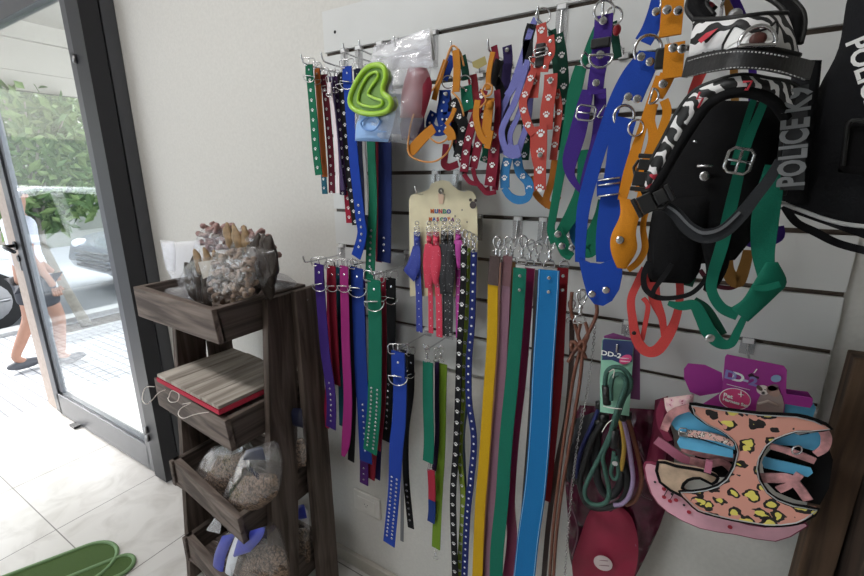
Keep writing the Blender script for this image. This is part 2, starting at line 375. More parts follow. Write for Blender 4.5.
st(MB().box((-1.962, .918, 0), (2.4, .935, .05)).build('baseboard_back', mat('baseboard_cream', '#b5b0a6', .6), bevel=.003))
# shop window in the facade beside the doorway
wf = st(MB().box((-2.07, -3, 0), (-2.0, -.55, .07)).box((-2.07, -3, 2.03), (-2.0, -.55, 2.10)).box((-2.07, -3, .07), (-2.0, -2.93, 2.03)).box((-2.07, -.62, .07), (-2.0, -.55, 2.03)).box((-2.07, -1.82, .07), (-2.0, -1.75, 2.03)).build('window_1', ALU))
MB().box((-2.038, -2.93, .07), (-2.032, -1.82, 2.03)).box((-2.038, -1.75, .07), (-2.032, -.62, 2.03)).build('pane', GLASS, wf)
# doorway frame and the glass leaf swung open, along the wall
fr = st(MB().box((-2.0, .884, 0), (-1.915, .934, 2.12)).box((-2.07, -.36, 2.02), (-1.99, .80, 2.10)).box((-2.07, -.36, 0), (-1.99, -.30, 2.02)).build('door_frame', ALU, bevel=.003))
X0, X1 = -3.105, -1.995; YL = .822; ZT = 2.075; ZB = .012
leaf = st(MB().box((X0, YL, ZB), (X0+.07, YL+.045, ZT)).box((X1-.07, YL, ZB), (X1, YL+.045, ZT)).box((X0+.05, YL, ZT-.075), (X1-.06, YL+.045, ZT)).box((X0+.05, YL, ZB), (X1-.06, YL+.045, ZB+.13)).build('door_1', ALU, bevel=.002))
q = MB()
for a, b_ in (((X0+.07, YL+.012, ZB+.13), (X0+.11, YL+.033, ZT-.075)), ((X1-.085, YL+.012, ZB+.13), (X1-.06, YL+.033, ZT-.075)), ((X0+.062, YL+.012, ZB+.13), (X1-.072, YL+.033, ZB+.142))): q.box(a, b_)
q.build('glazing_bead', mat('grey_bead', '#6c6e73', .4, .4), leaf)
MB().box((X0+.055, YL+.019, ZB+.135), (X1-.065, YL+.025, ZT-.08)).build('pane', GLASS, leaf)
MB().box((X1+.001, YL-.012, ZB), (-1.90, YL+.05, ZT+.01)).build('hinge_stile', ALUB, leaf)
MB().box((X0-.15, YL+.008, ZB), (X0-.001, YL+.04, ZT)).build('edge_strip', mat('pale_timber_strip', '#a3958c', .6, var=.1), leaf)
hc = P(14, 251, YL-.004)
h = MB().tube([Vector((X0-.005, YL, 1.0)), Vector((X0-.005, YL-.05, 1.0)), Vector((X0+.03, YL-.055, 1.0)), Vector((X0+.14, YL-.052, .985))], .0095, 10)
h.disc((X0-.005, YL-.001, 1.0), (0, -1, 0), .024, .008); h.disc((X0-.005, YL-.001, .93), (0, -1, 0), .017, .006)
h.build('door_handle', mat('black_handle', '#17181c', .35, .5), leaf)
MB().box((X0-.035, YL+.001, .86), (X0-.02, YL+.008, .95)).build('latch_plate', STEEL, leaf)
q = MB()
for z in (.2, .24, 1.75): q.tube([(X1+.01, YL-.018, z), (X1+.01, YL-.018, z+.03)], .007, 8)
q.build('hinge', STEEL, leaf)
MB().box((-2.86, YL-.03, .002), (-2.80, YL+.0, .014)).build('door_stop', BLACKP, leaf)
# slatwall: boards between dark channels
sw = thing('slatwall_panel', 'white slatted display panel with dark horizontal channels fixed to the wall', 'display panel', (-.33, .934, .855))
SX0, SX1, SY = -.882, .2246, .923
zk = [1.655-.1*k for k in range(9)]
MB().box((SX0, SY+.0105, .86), (SX1, .934, 1.75)).build('channel_insert', GROOVE, sw)
tops = [1.755]+zk[:-1]; bots = zk
for k in range(9):
    MB().box((SX0, SY, bots[k]+(.0045 if k < 8 else 0)), (SX1, SY+.010, tops[k]-(.0045 if k else 0))).build('slat', LAM, sw, bevel=.0008)
for q_ in ((335, 32), (640, 345)):
    c = P(*q_, SY); MB().disc(c, (0, -1, 0), .004, .001, 12, 0, True).build('screw', mat('dark_screw', '#2c2c2c', .4, .8), sw)
# wall socket plate
so_ = thing('wall_socket', 'white rectangular wall socket plate low on the wall under the hanging collars', 'socket', P(366, 506, .934))
a = P(352, 490, .92); c = P(379, 522, .92)
x0, x1, z0, z1 = a.x, c.x, a.z-.075, a.z
MB().box((x0, .926, z0), (x1, .934, z1)).build('cover_plate', mat('white_switch_plastic', '#d9d7d2', .3), so_, bevel=.002)
MB().box((x0+.016, .9235, z0+.017), (x1-.016, .926, z1-.017)).build('module', mat('white_switch_plastic', '#d9d7d2', .3), so_, bevel=.001)
q = MB()
for dx, dz in ((-.006, 0), (.006, 0), (0, -.008)): q.disc(((x0+x1)/2+dx, .9234, (z0+z1)/2+dz), (0, -1, 0), .0018, .0003, 8)
q.build('socket_hole', BLACKP, so_)
# ceiling lamp fitting
cl = thing('ceiling_light', 'long white ceiling light fitting above the shop floor', 'ceiling light', (-.75, -.35, 2.8))
MB().box((-1.65, -.52, 2.70), (-.45, -.18, 2.8)).build('housing', LAM, cl, bevel=.01)
MB().box((-1.63, -.50, 2.685), (-.47, -.20, 2.70)).build('diffuser', mat('lit_diffuser', '#ffffff', .5, emit=3), cl)
# ============================================================ OUTSIDE
PAVE = None
m, N, L, b = nodes('patterned_paving'); b.inputs['Roughness'].default_value = .75
tc = N.new('ShaderNodeTexCoord'); br = N.new('ShaderNodeTexBrick'); br.inputs['Scale'].default_value = 5.5; br.offset = 0
br.inputs['Color1'].default_value = lin('#c3c4c8'); br.inputs['Color2'].default_value = lin('#b7b8bd'); br.inputs['Mortar'].default_value = lin('#77797f'); br.inputs['Mortar Size'].default_value = .028; br.inputs['Brick Width'].default_value = .5; br.inputs['Row Height'].default_value = .36
L.new(tc.outputs['Object'], br.inputs['Vector']); L.new(br.outputs[0], b.inputs['Base Color']); PAVE = m
st(MB().box((-5.1, -6, -.14), (-3.29, 14, -.004)).build('pavement', PAVE))
st(MB().box((-5.28, -6, -.16), (-5.1, 14, .03)).build('kerb', mat('kerb_concrete', '#a9a9aa', .8, var=.1)))
st(MB().box((-16, -14, -.2), (-5.28, 22, -.14)).build('street', mat('asphalt', '#8d8f93', .9, bump=.3, scale=60, var=.1)))
st(MB().box((-18.0, -14, -.2), (-16, 22, 5.0)).build('facade_opposite', mat('opposite_render', '#a8a49a', .9, var=.05, scale=2)))
SOF = mat('canopy_render', '#aaa59d', .8, var=.03, scale=3)
can = st(MB().box((-5.0, -6, 2.62), (-2.1, 8, 2.75)).box((-5.06, -6, 2.48), (-4.98, 8, 2.75)).box((-5.12, -6, 2.28), (-5.04, 8, 2.50)).box((-5.16, -6, 2.235), (-5.04, 8, 2.28)).box((-5.12, -6, 2.08), (-5.06, 8, 2.235)).build('canopy', SOF))
# low planter kerb round the street tree
MBp = MB(); 
for a, c in (((-5.05, 1.30, -.02), (-4.45, 1.36, .06)), ((-5.05, 2.3, -.02), (-4.45, 2.36, .06)), ((-4.51, 1.36, -.02), (-4.45, 2.3, .06)), ((-5.05, 1.36, -.02), (-4.99, 2.3, .06))): MBp.box(a, c)
pl = thing('tree_planter', 'low grey kerb box around the foot of the street tree', 'planter', (-4.75, 1.8, 0)); MBp.build('kerb_edge', mat('kerb_concrete', '#a9a9aa', .8), pl)
MB().box((-4.99, 1.36, -.02), (-4.51, 2.3, .0)).build('soil', mat('planter_soil', '#5b544c', .95, bump=.5, scale=40, var=.2), pl)
# trees
BARK = mat('pale_bark', '#8b857c', .9, bump=.5, scale=30, var=.15)
def leafmat(n, c): return mat(n, c, .6, var=.25, scale=3)
LF = [leafmat('leaf_pale_green', '#6f8650'), leafmat('leaf_mid_green', '#4e6a3a')]
def tree(loc, h, cr, label, nleaf, seed, group=None, lean=0, fork=.55, tr=.05):
    rnd = random.Random(seed); t = thing('street_tree', label, 'tree', loc, group); x, y, z = loc
    b = MB(); top = Vector((x+lean, y, z+h*fork)); base = Vector((x, y, z))
    b.tube(catmull([base, base.lerp(top, .5)+Vector((.03, -.02, 0)), top], 5), [tr*(1-.4*i/10) for i in range(11)], 10)
    tips = []
    for k in range(9):
        a = rnd.uniform(0, 6.28); e = top+Vector((math.cos(a)*cr*.7, math.sin(a)*cr*.7, rnd.uniform(.15, .5)*h)); s_ = base.lerp(top, rnd.uniform(.75, 1))
        md = s_.lerp(e, .5)+Vector((0, 0, .1)); b.tube(catmull([s_, md, e], 4), [tr*.5*(1-.09*i) for i in range(9)], 6); tips += [e, md]
    b.build('trunk', BARK, t)
    f = MB(); cz = z+h*.72
    for k in range(nleaf):
        u = Vector((rnd.gauss(0, 1), rnd.gauss(0, 1), rnd.gauss(0, 1))).normalized()*rnd.uniform(.35, 1)**.5
        p_ = Vector((x+lean, y, cz))+Vector((u.x*cr, u.y*cr, u.z*h*.36)); s_ = rnd.uniform(.04, .09)
        a = Vector((rnd.uniform(-1, 1), rnd.uniform(-1, 1), rnd.uniform(-1, 1))).normalized(); c = a.orthogonal().normalized(); 
        f.add([p_-a*s_, p_-c*s_*.45, p_+a*s_, p_+c*s_*.45, p_+a.cross(c)*s_*.15], [(0, 1, 4), (1, 2, 4), (2, 3, 4), (3, 0, 4)], k % 2, False)
    f.build('foliage', LF, t)
tree((-4.78, 1.62, 0), 2.2, .75, 'slim street tree in the pavement planter, seen through the glass door', 2600, 2, lean=-.75, fork=.42, tr=.045)
tree((-9.0, 2.2, -.14), 3.9, 1.7, 'broad leafy tree across the road, nearer one behind the pale car', 4200, 3, 'trees across the road', tr=.12)
tree((-9.6, 6.4, -.14), 4.2, 2.0, 'broad leafy tree across the road, behind the dark blue car', 4200, 5, 'trees across the road', tr=.12)
# parked cars
def car(y0, y1, xc, col, label, front):
    t = thing('car', label, 'car', (xc, (y0+y1)/2, -.14), 'parked cars'); Lc = y1-y0; W_ = 1.72
    prof = [(0, .42), (.015, .62), (.06, .72), (.24, .84), (.36, 1.30), (.50, 1.42), (.70, 1.38), (.88, .98), (.985, .90), (1, .5), (.985, .30), (.015, .28)]
    if front == 'low': pf = prof
    else: pf = [(1-a, z) for a, z in prof][::-1]
    b = MB(); secs = []
    for sx, ins in ((-.5, .09), (-.47, .02), (-.2, 0), (.2, 0), (.47, .02), (.5, .09)):
        secs.append([(xc+sx*W_*(1-(.22 if z > 1.0 else 0)), y0+(a*(1-2*ins*.3)+ins*.3)*Lc, -.14+z-(ins*.6 if z > .6 else 0)) for a, z in pf])
    n = len(pf); vs = [p_ for s_ in secs for p_ in s_]; fs = []
    for i in range(5):
        for k in range(n): fs.append((i*n+k, i*n+(k+1) % n, (i+1)*n+(k+1) % n, (i+1)*n+k))
    fs += [tuple(range(n-1, -1, -1)), tuple(5*n+k for k in range(n))]
    b.add(vs, fs, 0, False); b.build('body', mat('car_paint_'+col.strip('#'), col, .25, .2, coat=.6), t, bevel=.04)
    gm = mat('car_glass', '#2b3036', .08)
    zz = -.14
    Y_ = lambda a: y0+(a if front == 'low' else 1-a)*Lc
    for sgn in (-1, 1):
        xx = xc+sgn*W_*.5*.86
        g = MB().prism([(xx, Y_(.30), zz+.90), (xx-sgn*.06, Y_(.38), zz+1.24), (xx-sgn*.06, Y_(.52), zz+1.34), (xx, Y_(.53), zz+.92)], (sgn*.05, 0, 0)); g.build('window', gm, t)
        g = MB().prism([(xx, Y_(.56), zz+.92), (xx-sgn*.06, Y_(.55), zz+1.34), (xx-sgn*.06, Y_(.70), zz+1.28), (xx, Y_(.80), zz+.95)], (sgn*.05, 0, 0)); g.build('window', gm, t)
    g = MB(); g.hexa([(xc-.62, Y_(.235), zz+.86), (xc+.62, Y_(.235), zz+.86), (xc+.62, Y_(.25), zz+.84), (xc-.62, Y_(.25), zz+.84), (xc-.52, Y_(.352), zz+1.28), (xc+.52, Y_(.352), zz+1.28), (xc+.52, Y_(.37), zz+1.27), (xc-.52, Y_(.37), zz+1.27)]); g.build('windscreen', gm, t)
    for a in (.17, .80):
        for sgn in (-1, 1):
            wl = MB(); c = Vector((xc+sgn*(W_/2-.06), Y_(a), zz+.31)); wl.disc(c, (sgn, 0, 0), .31, .09, 24, 0); wob = wl.build('wheel', mat('tyre_rubber', '#1b1b1d', .8), t)
            h_ = MB(); h_.disc(c+Vector((sgn*.09, 0, 0)), (sgn, 0, 0), .2, .012, 20, 0)
            for k in range(5):
                an = k*1.2566; h_.tube([c+Vector((sgn*.105, 0, 0)), c+Vector((sgn*.105, math.cos(an)*.18, math.sin(an)*.18))], .018, 6)
            h_.build('wheel_rim', STEEL, wob)
    for sgn in (-1, 1):
        l_ = MB(); l_.ellipsoid((xc+sgn*.62, Y_(.035), zz+.62), (.16, .10, .07)); l_.build('headlight', mat('lamp_glass', '#dfe6ee', .1), t)
    g = MB()
    for k in range(4): g.box((xc-.42, min(Y_(-.004), Y_(.02)), zz+.36+k*.06), (xc+.42, max(Y_(-.004), Y_(.02)), zz+.385+k*.06))
    g.build('grille', BLACKP, t)
    return t
car(-2.35, 1.95, -6.75, '#d8dadd', 'white parked car at the kerb, left of the tree trunk outside', 'high')
car(2.45, 6.6, -6.65, '#3a4658', 'dark blue-grey parked car beyond the kerb, right of the tree trunk outside', 'low')
st(MB().box((-12.5, -8, -.14), (-12.2, 20, 2.2)).build('garden_wall', mat('garden_wall_paint', '#7d7f78', .9, var=.06, scale=3)))
# ============================================================ CRATE SHELF AND ITS GOODS
WX = woodmat('dark_stained_wood_along_x', '#4a403b', '#85776f', 0); WY = woodmat('dark_stained_wood_along_y', '#3c3430', '#6e625b', 1); WZ = woodmat('dark_stained_wood_upright', '#40362f', '#73665f', 2)
sh = thing('crate_shelf', 'dark stained wooden ladder shelf with four slanted crates standing against the wall', 'shelf unit', (-1.13, .72, 0))
def beam(p0, p1, wv, tv, m, name='leg', parent=sh):
    p0, p1, wv, tv = map(Vector, (p0, p1, wv, tv)); c = [p0-wv-tv, p0+wv-tv, p0+wv+tv, p0-wv+tv, p1-wv-tv, p1+wv-tv, p1+wv+tv, p1-wv+tv]
    return MB().hexa(c).build(name, m, parent, bevel=.002)
SL, SR = -1.335, -.930
for X, t_ in ((SR+.014, 1), (SL-.011, 0)):
    beam((X, .635, 0), (X, .735, 1.045), (0, .048, 0), (.011, 0, 0), WZ)
    beam((X+(.0225 if t_ else .0225), .80, 0), (X+.0225, .80, 1.052), (0, .04, 0), (.0105, 0, 0), WZ)
def crate(zt, yf, fh, lf=.02):
    """slanted-front crate: front board leans out at the top"""
    b = thing_part = None
    yb = .84; zb = zt-fh
    c = []
    f = MB().hexa([(SL, yf+.012+lf, zb), (SR, yf+.0, zb), (SR, yf+.022, zb), (SL, yf+.034+lf, zb), (SL, yf+.012+lf, zt), (SR, yf-.008, zt), (SR, yf+.010, zt), (SL, yf+.034+lf, zt)]).build('front_board', WX, cr, bevel=.002)
    MB().hexa([(SR-.018, yf+.012, zb), (SR, yf+.012, zb), (SR, yb, zb), (SR-.018, yb, zb), (SR-.018, yf+.004, zt), (SR, yf+.004, zt), (SR, yb, zt), (SR-.018, yb, zt)]).build('side_board', WY, cr, bevel=.002)
    MB().hexa([(SL, yf+.034, zb), (SL+.018, yf+.034, zb), (SL+.018, yb, zb), (SL, yb, zb), (SL, yf+.034, zt), (SL+.018, yf+.034, zt), (SL+.018, yb, zt), (SL, yb, zt)]).build('side_board', WY, cr, bevel=.002)
    MB().box((SL+.018, yb-.016, zb), (SR-.018, yb, zt)).build('back_board', WX, cr, bevel=.002)
    for k in range(5):
        y0 = yf+.036+k*(yb-yf-.052)/5; MB().box((SL+.019, y0, zb+.002), (SR-.019, y0+(yb-yf-.052)/5-.006, zb+.012)).build('base_slat', WX, cr)
CR = []
for zt, yf, fh in ((1.05, .560, .088), (.765, .555, .092), (.478, .552, .088), (.185, .55, .09)):
    cr = bpy.data.objects.new('crate', None); C.objects.link(cr); cr.parent = sh; cr.location = Vector((-1.13, .7, zt-fh))-Vector(sh.location)
    crate(zt, yf, fh, {1.05: .004, .765: .02}.get(zt, .032))
for q_ in ((-.884, .80, 1.02), (-.884, .80, .6)): MB().disc(q_, (1, 0, 0), .003, .001, 10).build('screw', STEEL, sh)
# --- a bundle of hay-board mats with red felt underside on the second crate
hb = thing('scratcher_board', 'weathered grey plank board with red felt underside and string loops on the second crate', 'board', (-1.12, .68, .77))
WB = woodmat('weathered_grey_plank', '#8a8178', '#c6beb4', 1)
ZP = .775
fl = [PZ(157, 383, ZP), PZ(221, 412, ZP), PZ(270, 392, ZP), PZ(262, 372, ZP)]
q0, q1 = PZ(157, 377, .79), PZ(219, 410, .79); back = Vector((.012, .235, 0))
n = 4
for k in range(n):
    a = q0.lerp(q1, k/n+.004); c = q0.lerp(q1, (k+1)/n-.004); up = Vector((0, 0, .010))
    d = .004*math.sin(k*2.3)
    MB().hexa([a, c, c+back, a+back, a+up, c+up, c+back+up, a+back+up+Vector((0, d, 0))]).build('plank', WB, hb, bevel=.0015)
a = q0; c = q1; dn = Vector((0, 0, -.013))
MB().hexa([a+dn+Vector((0, -.002, 0)), c+dn+Vector((.002, -.002, 0)), c+back+dn, a+back+dn, a-Vector((0, .002, .0015)), c-Vector((0, .002, .0015)), c+back-Vector((0, 0, .0015)), a+back-Vector((0, 0, .0015))]).build('felt_layer', mat('red_felt', '#b52a42', .9, bump=.3, scale=300), hb, label='red felt edge under the planks')
sm = mat('white_string', '#e9e2dc', .8)
for pts in (((159, 385), (150, 386), (147, 397), (151, 402), (157, 398), (163, 391), (170, 388)), ((173, 396), (176, 389), (183, 392), (182, 399), (175, 400), (172, 396)), ((187, 402), (195, 401), (186, 406), (183, 412), (188, 416), (197, 413), (205, 411), (213, 410))):
    MB().tube(catmull([PZ(x, y, .775)+Vector((0, -.012, 0)) for x, y in pts], 5), .0011, 6).build('string_loop', sm, hb)
# --- bags
def bag(name, label, cat, L_, R_, Y, depth, m=BAG, group=None, wr=.12, seed=0, extra=None):
    a = P(*L_[-1][:2], L_[-1][2] if len(L_[-1]) > 2 else Y); t = thing(name, label, cat, a, group); pillow(L_, R_, Y, depth, wr=wr, seed=seed).build('bag_film', m, t); return t
def blob_chew(c, kind, seed, s=1.0, name='dog_chew', label=None):
    rnd = random.Random(seed); b = MB(); cols = {'hide': ('#8d7867', .35), 'dark': ('#30261f', .5), 'ear': ('#5a4638', .5), 'pinkish': ('#957570', .4), 'tan': ('#8d7454', .5)}
    m = mat('chew_'+kind, cols[kind][0], cols[kind][1], bump=.6, scale=90, var=.3)
    if kind in ('hide', 'pinkish'):
        r0 = rnd.uniform(.012, .017)*s; ax = Vector((rnd.uniform(-1, 1), rnd.uniform(-.5, .5), rnd.uniform(-1, 1))).normalized(); o = ax.orthogonal().normalized(); o2 = ax.cross(o)
        pts = [c+ax*(i-9)*.0028*s+(o*math.cos(i*.75)+o2*math.sin(i*.75))*r0*(.7+.3*math.sin(i)) for i in range(19)]
        b.tube(catmull(pts, 2), [.0062*s*(1+.35*math.sin(i*1.3)) for i in range(37)], 7)
    else:
        ax = Matrix.Rotation(rnd.uniform(-.5, .5), 3, 'Y'); b.ellipsoid(c, (.017*s, .011*s, .040*s), 12, 10, rot=ax, jit=.5)
    o = b.build(name, m); return setorigin(o, c)
def chews(spots, kind, group, label, Y0, s=1, seed=0):
    for i, (x, y) in enumerate(spots):
        rnd = random.Random(seed+i); o = blob_chew(P(x, y, Y0+rnd.uniform(-.008, .012)), kind, seed+i, s); tag(o, label, 'dog chew', group)
# front bag of twisted hide chews
bag('bag_of_hide_chews', 'clear zip bag filled with curly pale hide chews, front and centre in the top crate', 'bag', [(217, 250), (214, 262), (210, 280), (209, 302)], [(256, 246), (256, 258), (254, 278), (247, 296)], .625, .03, seed=1)
chews([(220, 264), (230, 258), (241, 258), (248, 266), (217, 278), (228, 272), (238, 270), (246, 280), (216, 291), (226, 286), (236, 284), (243, 291), (222, 298), (233, 296)], 'hide', 'curly hide chews in the front bag', 'curly pale hide chew inside the front clear bag', .63, .95, 10)
bag('bag_of_dark_chews', 'clear bag of dark dried chews with a paper label, left of the curly hide bag', 'bag', [(196, 258), (186, 268), (182, 282), (190, 300)], [(222, 255), (222, 268), (216, 286), (212, 304)], .65, .028, seed=2)
chews([(190, 276), (198, 280), (206, 284), (192, 290), (200, 294), (207, 298), (195, 268)], 'dark', 'dark dried chews in the labelled bag', 'dark dried chew inside the labelled clear bag', .655, 1.0, 40)
chews([(198, 262), (207, 260), (214, 261)], 'tan', 'tan chews on top of the dark ones', 'tan dried chew at the top of the labelled clear bag', .652, .8, 60)
o = tag(plate([(198, 262), (212, 260), (212, 275), (203, 279)], .628, .0006).build('paper_label', mat('label_paper', '#b9b3aa', .7, var=.1, scale=60)), 'small pale paper label on the bag of dark chews', 'label'); setorigin(o, P(205, 270, .628))
bag('bag_of_pink_chews', 'crumpled clear bag of pinkish chews lying at the back, top of the pile', 'bag', [(204, 228), (196, 240), (194, 252), (200, 262)], [(240, 228), (268, 236), (274, 248), (268, 258)], .74, .03, seed=3)
chews([(205, 236), (214, 232), (224, 231), (235, 233), (246, 238), (256, 240), (264, 240), (268, 250), (212, 244), (226, 242), (240, 245)], 'pinkish', 'pinkish chews in the back bag', 'pinkish knotted chew in the crumpled back bag', .745, 1.1, 70)
chews([(229, 238), (238, 241), (246, 243)], 'tan', 'tan chews in the back bag', 'tan chew stick in the crumpled back bag', .722, 1.0, 90)
bag('bag_of_black_chews', 'shiny clear bag of black chews at the right end of the top crate', 'bag', [(250, 246), (248, 262), (248, 280)], [(275, 250), (275, 266), (268, 290)], .70, .028, seed=4)
chews([(256, 252), (264, 254), (271, 256), (257, 264), (266, 267), (271, 270), (258, 276), (266, 281)], 'dark', 'black chews in the right-hand bag', 'black dried chew inside the right-hand shiny bag', .705, 1.25, 110)
bag('empty_clear_bag', 'nearly empty clear bag standing at the left back of the top crate, torn top', 'bag', [(161, 243), (164, 256), (168, 271), (178, 290)], [(200, 240), (200, 252), (198, 266), (196, 290)], .70, .012, HAZY, seed=5)
bag('clear_pouch', 'small clear pouch folded over against the wall, leftmost in the top crate', 'bag', [(160, 240), (163, 252), (166, 270)], [(174, 241), (175, 254), (175, 272)], .66, .008, HAZY, seed=6)
bag('crumpled_wrap', 'bluish crumpled clear wrap lying flat in the left of the top crate', 'bag', [(168, 288), (166, 292), (172, 300)], [(190, 286), (198, 294), (192, 304)], .66, .02, HAZY, seed=7)
bag('bag_of_thin_chews', 'small clear bag of pale thin chews, far right on the top crate rim', 'bag', [(270, 270), (268, 280), (272, 290)], [(286, 276), (296, 284), (290, 289)], .79, .015, HAZY, seed=8)
# --- kibble bags in the third and fourth crates
KIB = voro('kibble_pellets', ((0, '#8a7360'), (.36, '#6c5848'), (.6, '#43352b')), 150, .01, .8)
INK = mat('navy_bag_print', '#22253c', .4); BLU = mat('blue_bag_band', '#3c46a8', .3, var=.15, scale=20); WHB = mat('white_bag_band', '#dfe3ea', .3)
def kbag(label, L_, R_, fL, fR, Y, dep, seed, printed=None):
    t = bag('kibble_bag', label, 'bag of kibble', L_, R_, Y, dep, BAG, 'clear bags of kibble', seed=seed)
    o = pillow(fL, fR, Y, dep*.82, wr=.05, seed=seed).build('kibble', KIB); o['kind'] = 'stuff'
    tag(o, 'brown kibble filling the '+label.split(' with')[0], 'kibble', None, 'stuff'); setorigin(o, P(*fL[-1][:2], Y)); return t
t = kbag('leftmost clear kibble bag in the third crate with its folded white top to the left', [(213, 446), (203, 458), (191, 482), (214, 500)], [(247, 440), (252, 452), (246, 474), (228, 506)], [(218, 456), (210, 470), (204, 482), (212, 500)], [(246, 452), (248, 464), (242, 482), (228, 506)], .63, .035, 11)
kbag('clear kibble bag in the third crate with navy lettering near its top', [(245, 450), (238, 466), (226, 492), (234, 512)], [(275, 440), (280, 462), (278, 490), (262, 506)], [(244, 476), (236, 488), (229, 500), (236, 513)], [(276, 474), (278, 484), (276, 496), (262, 508)], .60, .035, 12)
t = S.objects['kibble_bag.001']
MB().text('INE', P(254, 473, .548), .024, (.92, 0, -.35), (.35, 0, .92), depth=.0003, bold=.0004).build('bag_print', INK, t)
pillow([(246, 450), (243, 460)], [(262, 446), (266, 460)], .562, .004, 8, 8).build('dark_print_patch', INK, t)
kbag('clear kibble bag standing behind the right ladder leg with a dark folded top', [(286, 416), (284, 440), (284, 470)], [(302, 414), (306, 440), (306, 466)], [(286, 440), (284, 454), (284, 470)], [(303, 438), (306, 452), (306, 466)], .745, .02, 13)
pillow([(288, 408), (286, 424)], [(302, 408), (303, 428)], .735, .008, 8, 8).build('dark_print_patch', INK, S.objects['kibble_bag.002'])
t = kbag('big clear kibble bag in the lowest crate with wide blue bands', [(228, 530), (216, 548), (212, 576), (216, 600)], [(274, 522), (285, 550), (288, 580), (280, 605)], [(246, 548), (240, 566), (238, 585), (240, 605)], [(276, 545), (286, 560), (288, 582), (280, 605)], .62, .045, 14)
for L2, R2 in (([(222, 536), (214, 556), (212, 578)], [(236, 533), (226, 556), (222, 580)]), ([(240, 534), (236, 545), (232, 558)], [(266, 526), (262, 538), (250, 552)])):
    pillow(L2, R2, .575, .006, 10, 8).build('blue_band', BLU, t)
pillow([(236, 534), (228, 556), (224, 578)], [(244, 533), (238, 556), (232, 578)], .578, .004, 10, 8).build('white_band', WHB, t)
t = kbag('clear kibble bag at the right of the lowest crate with one blue band', [(288, 508), (286, 540), (288, 570)], [(304, 505), (308, 520), (310, 560)], [(290, 530), (287, 545), (289, 570)], [(307, 528), (310, 545), (310, 562)], .755, .022, 15)
pillow([(290, 507), (288, 522)], [(304, 504), (307, 518)], .735, .006, 8, 8).build('blue_band', BLU, t)
t = bag('film_scrap', 'loose corner of clear film poking out over the lowest crate, left side', 'film', [(216, 516), (206, 530)], [(222, 518), (220, 534)], .60, .006, HAZY, seed=16)
# ============================================================ GREEN MAT
GT = mat('green_turf', '#465f2e', .95, bump=1, scale=700, var=.3); GR_ = mat('green_mat_rim', '#6f8f62', .6, bump=.3, scale=200)
mt = thing('leaf_shaped_mat', 'green turf mat of two rounded lobes with a pale green raised rim, on the tiles', 'mat', (-1.85, 0, 0))
def lobe(c, r, ln, z0=.001):
    c = Vector((c[0], c[1], 0)); d = Vector((-.41, -.91, 0)); n_ = Vector((.91, -.41, 0)); pts = []
    for k in range(17): a = math.pi*k/16; pts.append(c+n_*math.cos(a)*r-d*math.sin(a)*r)
    for k in range(9): a = math.pi*k/8; pts.append(c+d*ln-n_*math.cos(a)*r+d*math.sin(a)*r)
    MB().prism([p_+Vector((0, 0, z0)) for p_ in pts][::1], (0, 0, .006)).build('turf_lobe', GT, mt)
    MB().tube([p_+Vector((0, 0, .007)) for p_ in pts], .007, 8, True).build('rim', GR_, mt)
lobe((-1.722, .425), .098, .60); lobe((-1.607, .485), .047, .5, .0018)
# ============================================================ WOODEN STAND AT THE FAR RIGHT
wp = thing('wooden_stand', 'dark wooden stand with two posts at the far right beside the white panel edge', 'display stand', (.3, .8, 0))
WP = woodmat('brown_wood_upright', '#3b2c22', '#6e5745', 2)
beam((.237, .84, 0), (.248, .84, 1.085), (.022, 0, 0), (0, .02, 0), WP, 'post', wp)
beam((.30, .80, 0), (.282, .80, 1.03), (.016, 0, 0), (0, .045, 0), woodmat('dark_wood_upright', '#241c18', '#4a3c33', 2), 'post', wp)
MB().box((.30, .76, .55), (.62, .785, .66)).build('shelf_board', WX, wp, bevel=.003); MB().box((.30, .76, .86), (.62, .785, .95)).build('shelf_board', WX, wp, bevel=.003)
MB().box((.31, .83, 0), (.62, .85, 1.0)).build('back_board', BLACKP, wp)
# ============================================================ HOOKS ON THE PANEL
CLEARP = plastic('clear_bracket_plastic', (.9, .9, .9, 1), .1, .12)
def hook(tip, Yt, label, bracket=True, zoff=.0, m=CHROME, up=.018):
    t0 = P(tip[0], tip[1], Yt); X, Z = t0.x, t0.z-up
    t = thing('display_hook', label, 'hook', (X, SY, Z)); b = MB()
    zg = min(zk, key=lambda z: abs(z-(Z+.03)))
    b.tube(catmull([Vector((X, SY-.003, zg)), Vector((X, SY-.006, (zg+Z)/2)), Vector((X, SY-.010, Z+.004)), Vector((X, SY-.02, Z)), Vector((X, (SY+Yt)/2, Z-.001)), Vector((X, Yt+.012, Z)), Vector((X, Yt+.003, Z+.006)), t0], 4), .0019, 7); b.build('rod', m, t)
    MB().box((X-.011, SY-.004, Z-.01), (X+.011, SY-.0005, zg+.006)).build('bracket', CLEARP, t)
    MB().box((X-.008, SY-.0065, zg-.004), (X+.008, SY+.008, zg+.004)).build('channel_clip', mat('white_hook_plastic', '#dcdcdc', .35), t)
    return t
hook((301, 54), .775, 'chrome hook highest at the left edge, carrying the green and orange small collars')
hook((321, 52), .79, 'chrome hook second from the left edge, above the purple small collars')
hook((343, 43), .79, 'chrome hook carrying the bright blue studded collar')
hook((359, 40), .79, 'chrome hook carrying dark collars just left of the plastic bag of moulds')
hook((394, 36), .77, 'chrome hook carrying the plastic bag with the green shape')
hook((451, 41), .79, 'chrome hook carrying the orange cord harness')
hook((488, 39), .79, 'chrome hook carrying the orange and crimson harness bundle')
hook((538, 6), .78, 'chrome hook carrying the lavender and coral harnesses')
hook((603, 2), .71, 'chrome hook carrying the purple harness')
hook((662, -8), .68, 'chrome hook carrying the big blue and orange harnesses')
hook((725, -14), .62, 'chrome hook carrying the comic-print black harness')
hook((303, 256), .775, 'chrome hook carrying the purple and magenta wide collars')
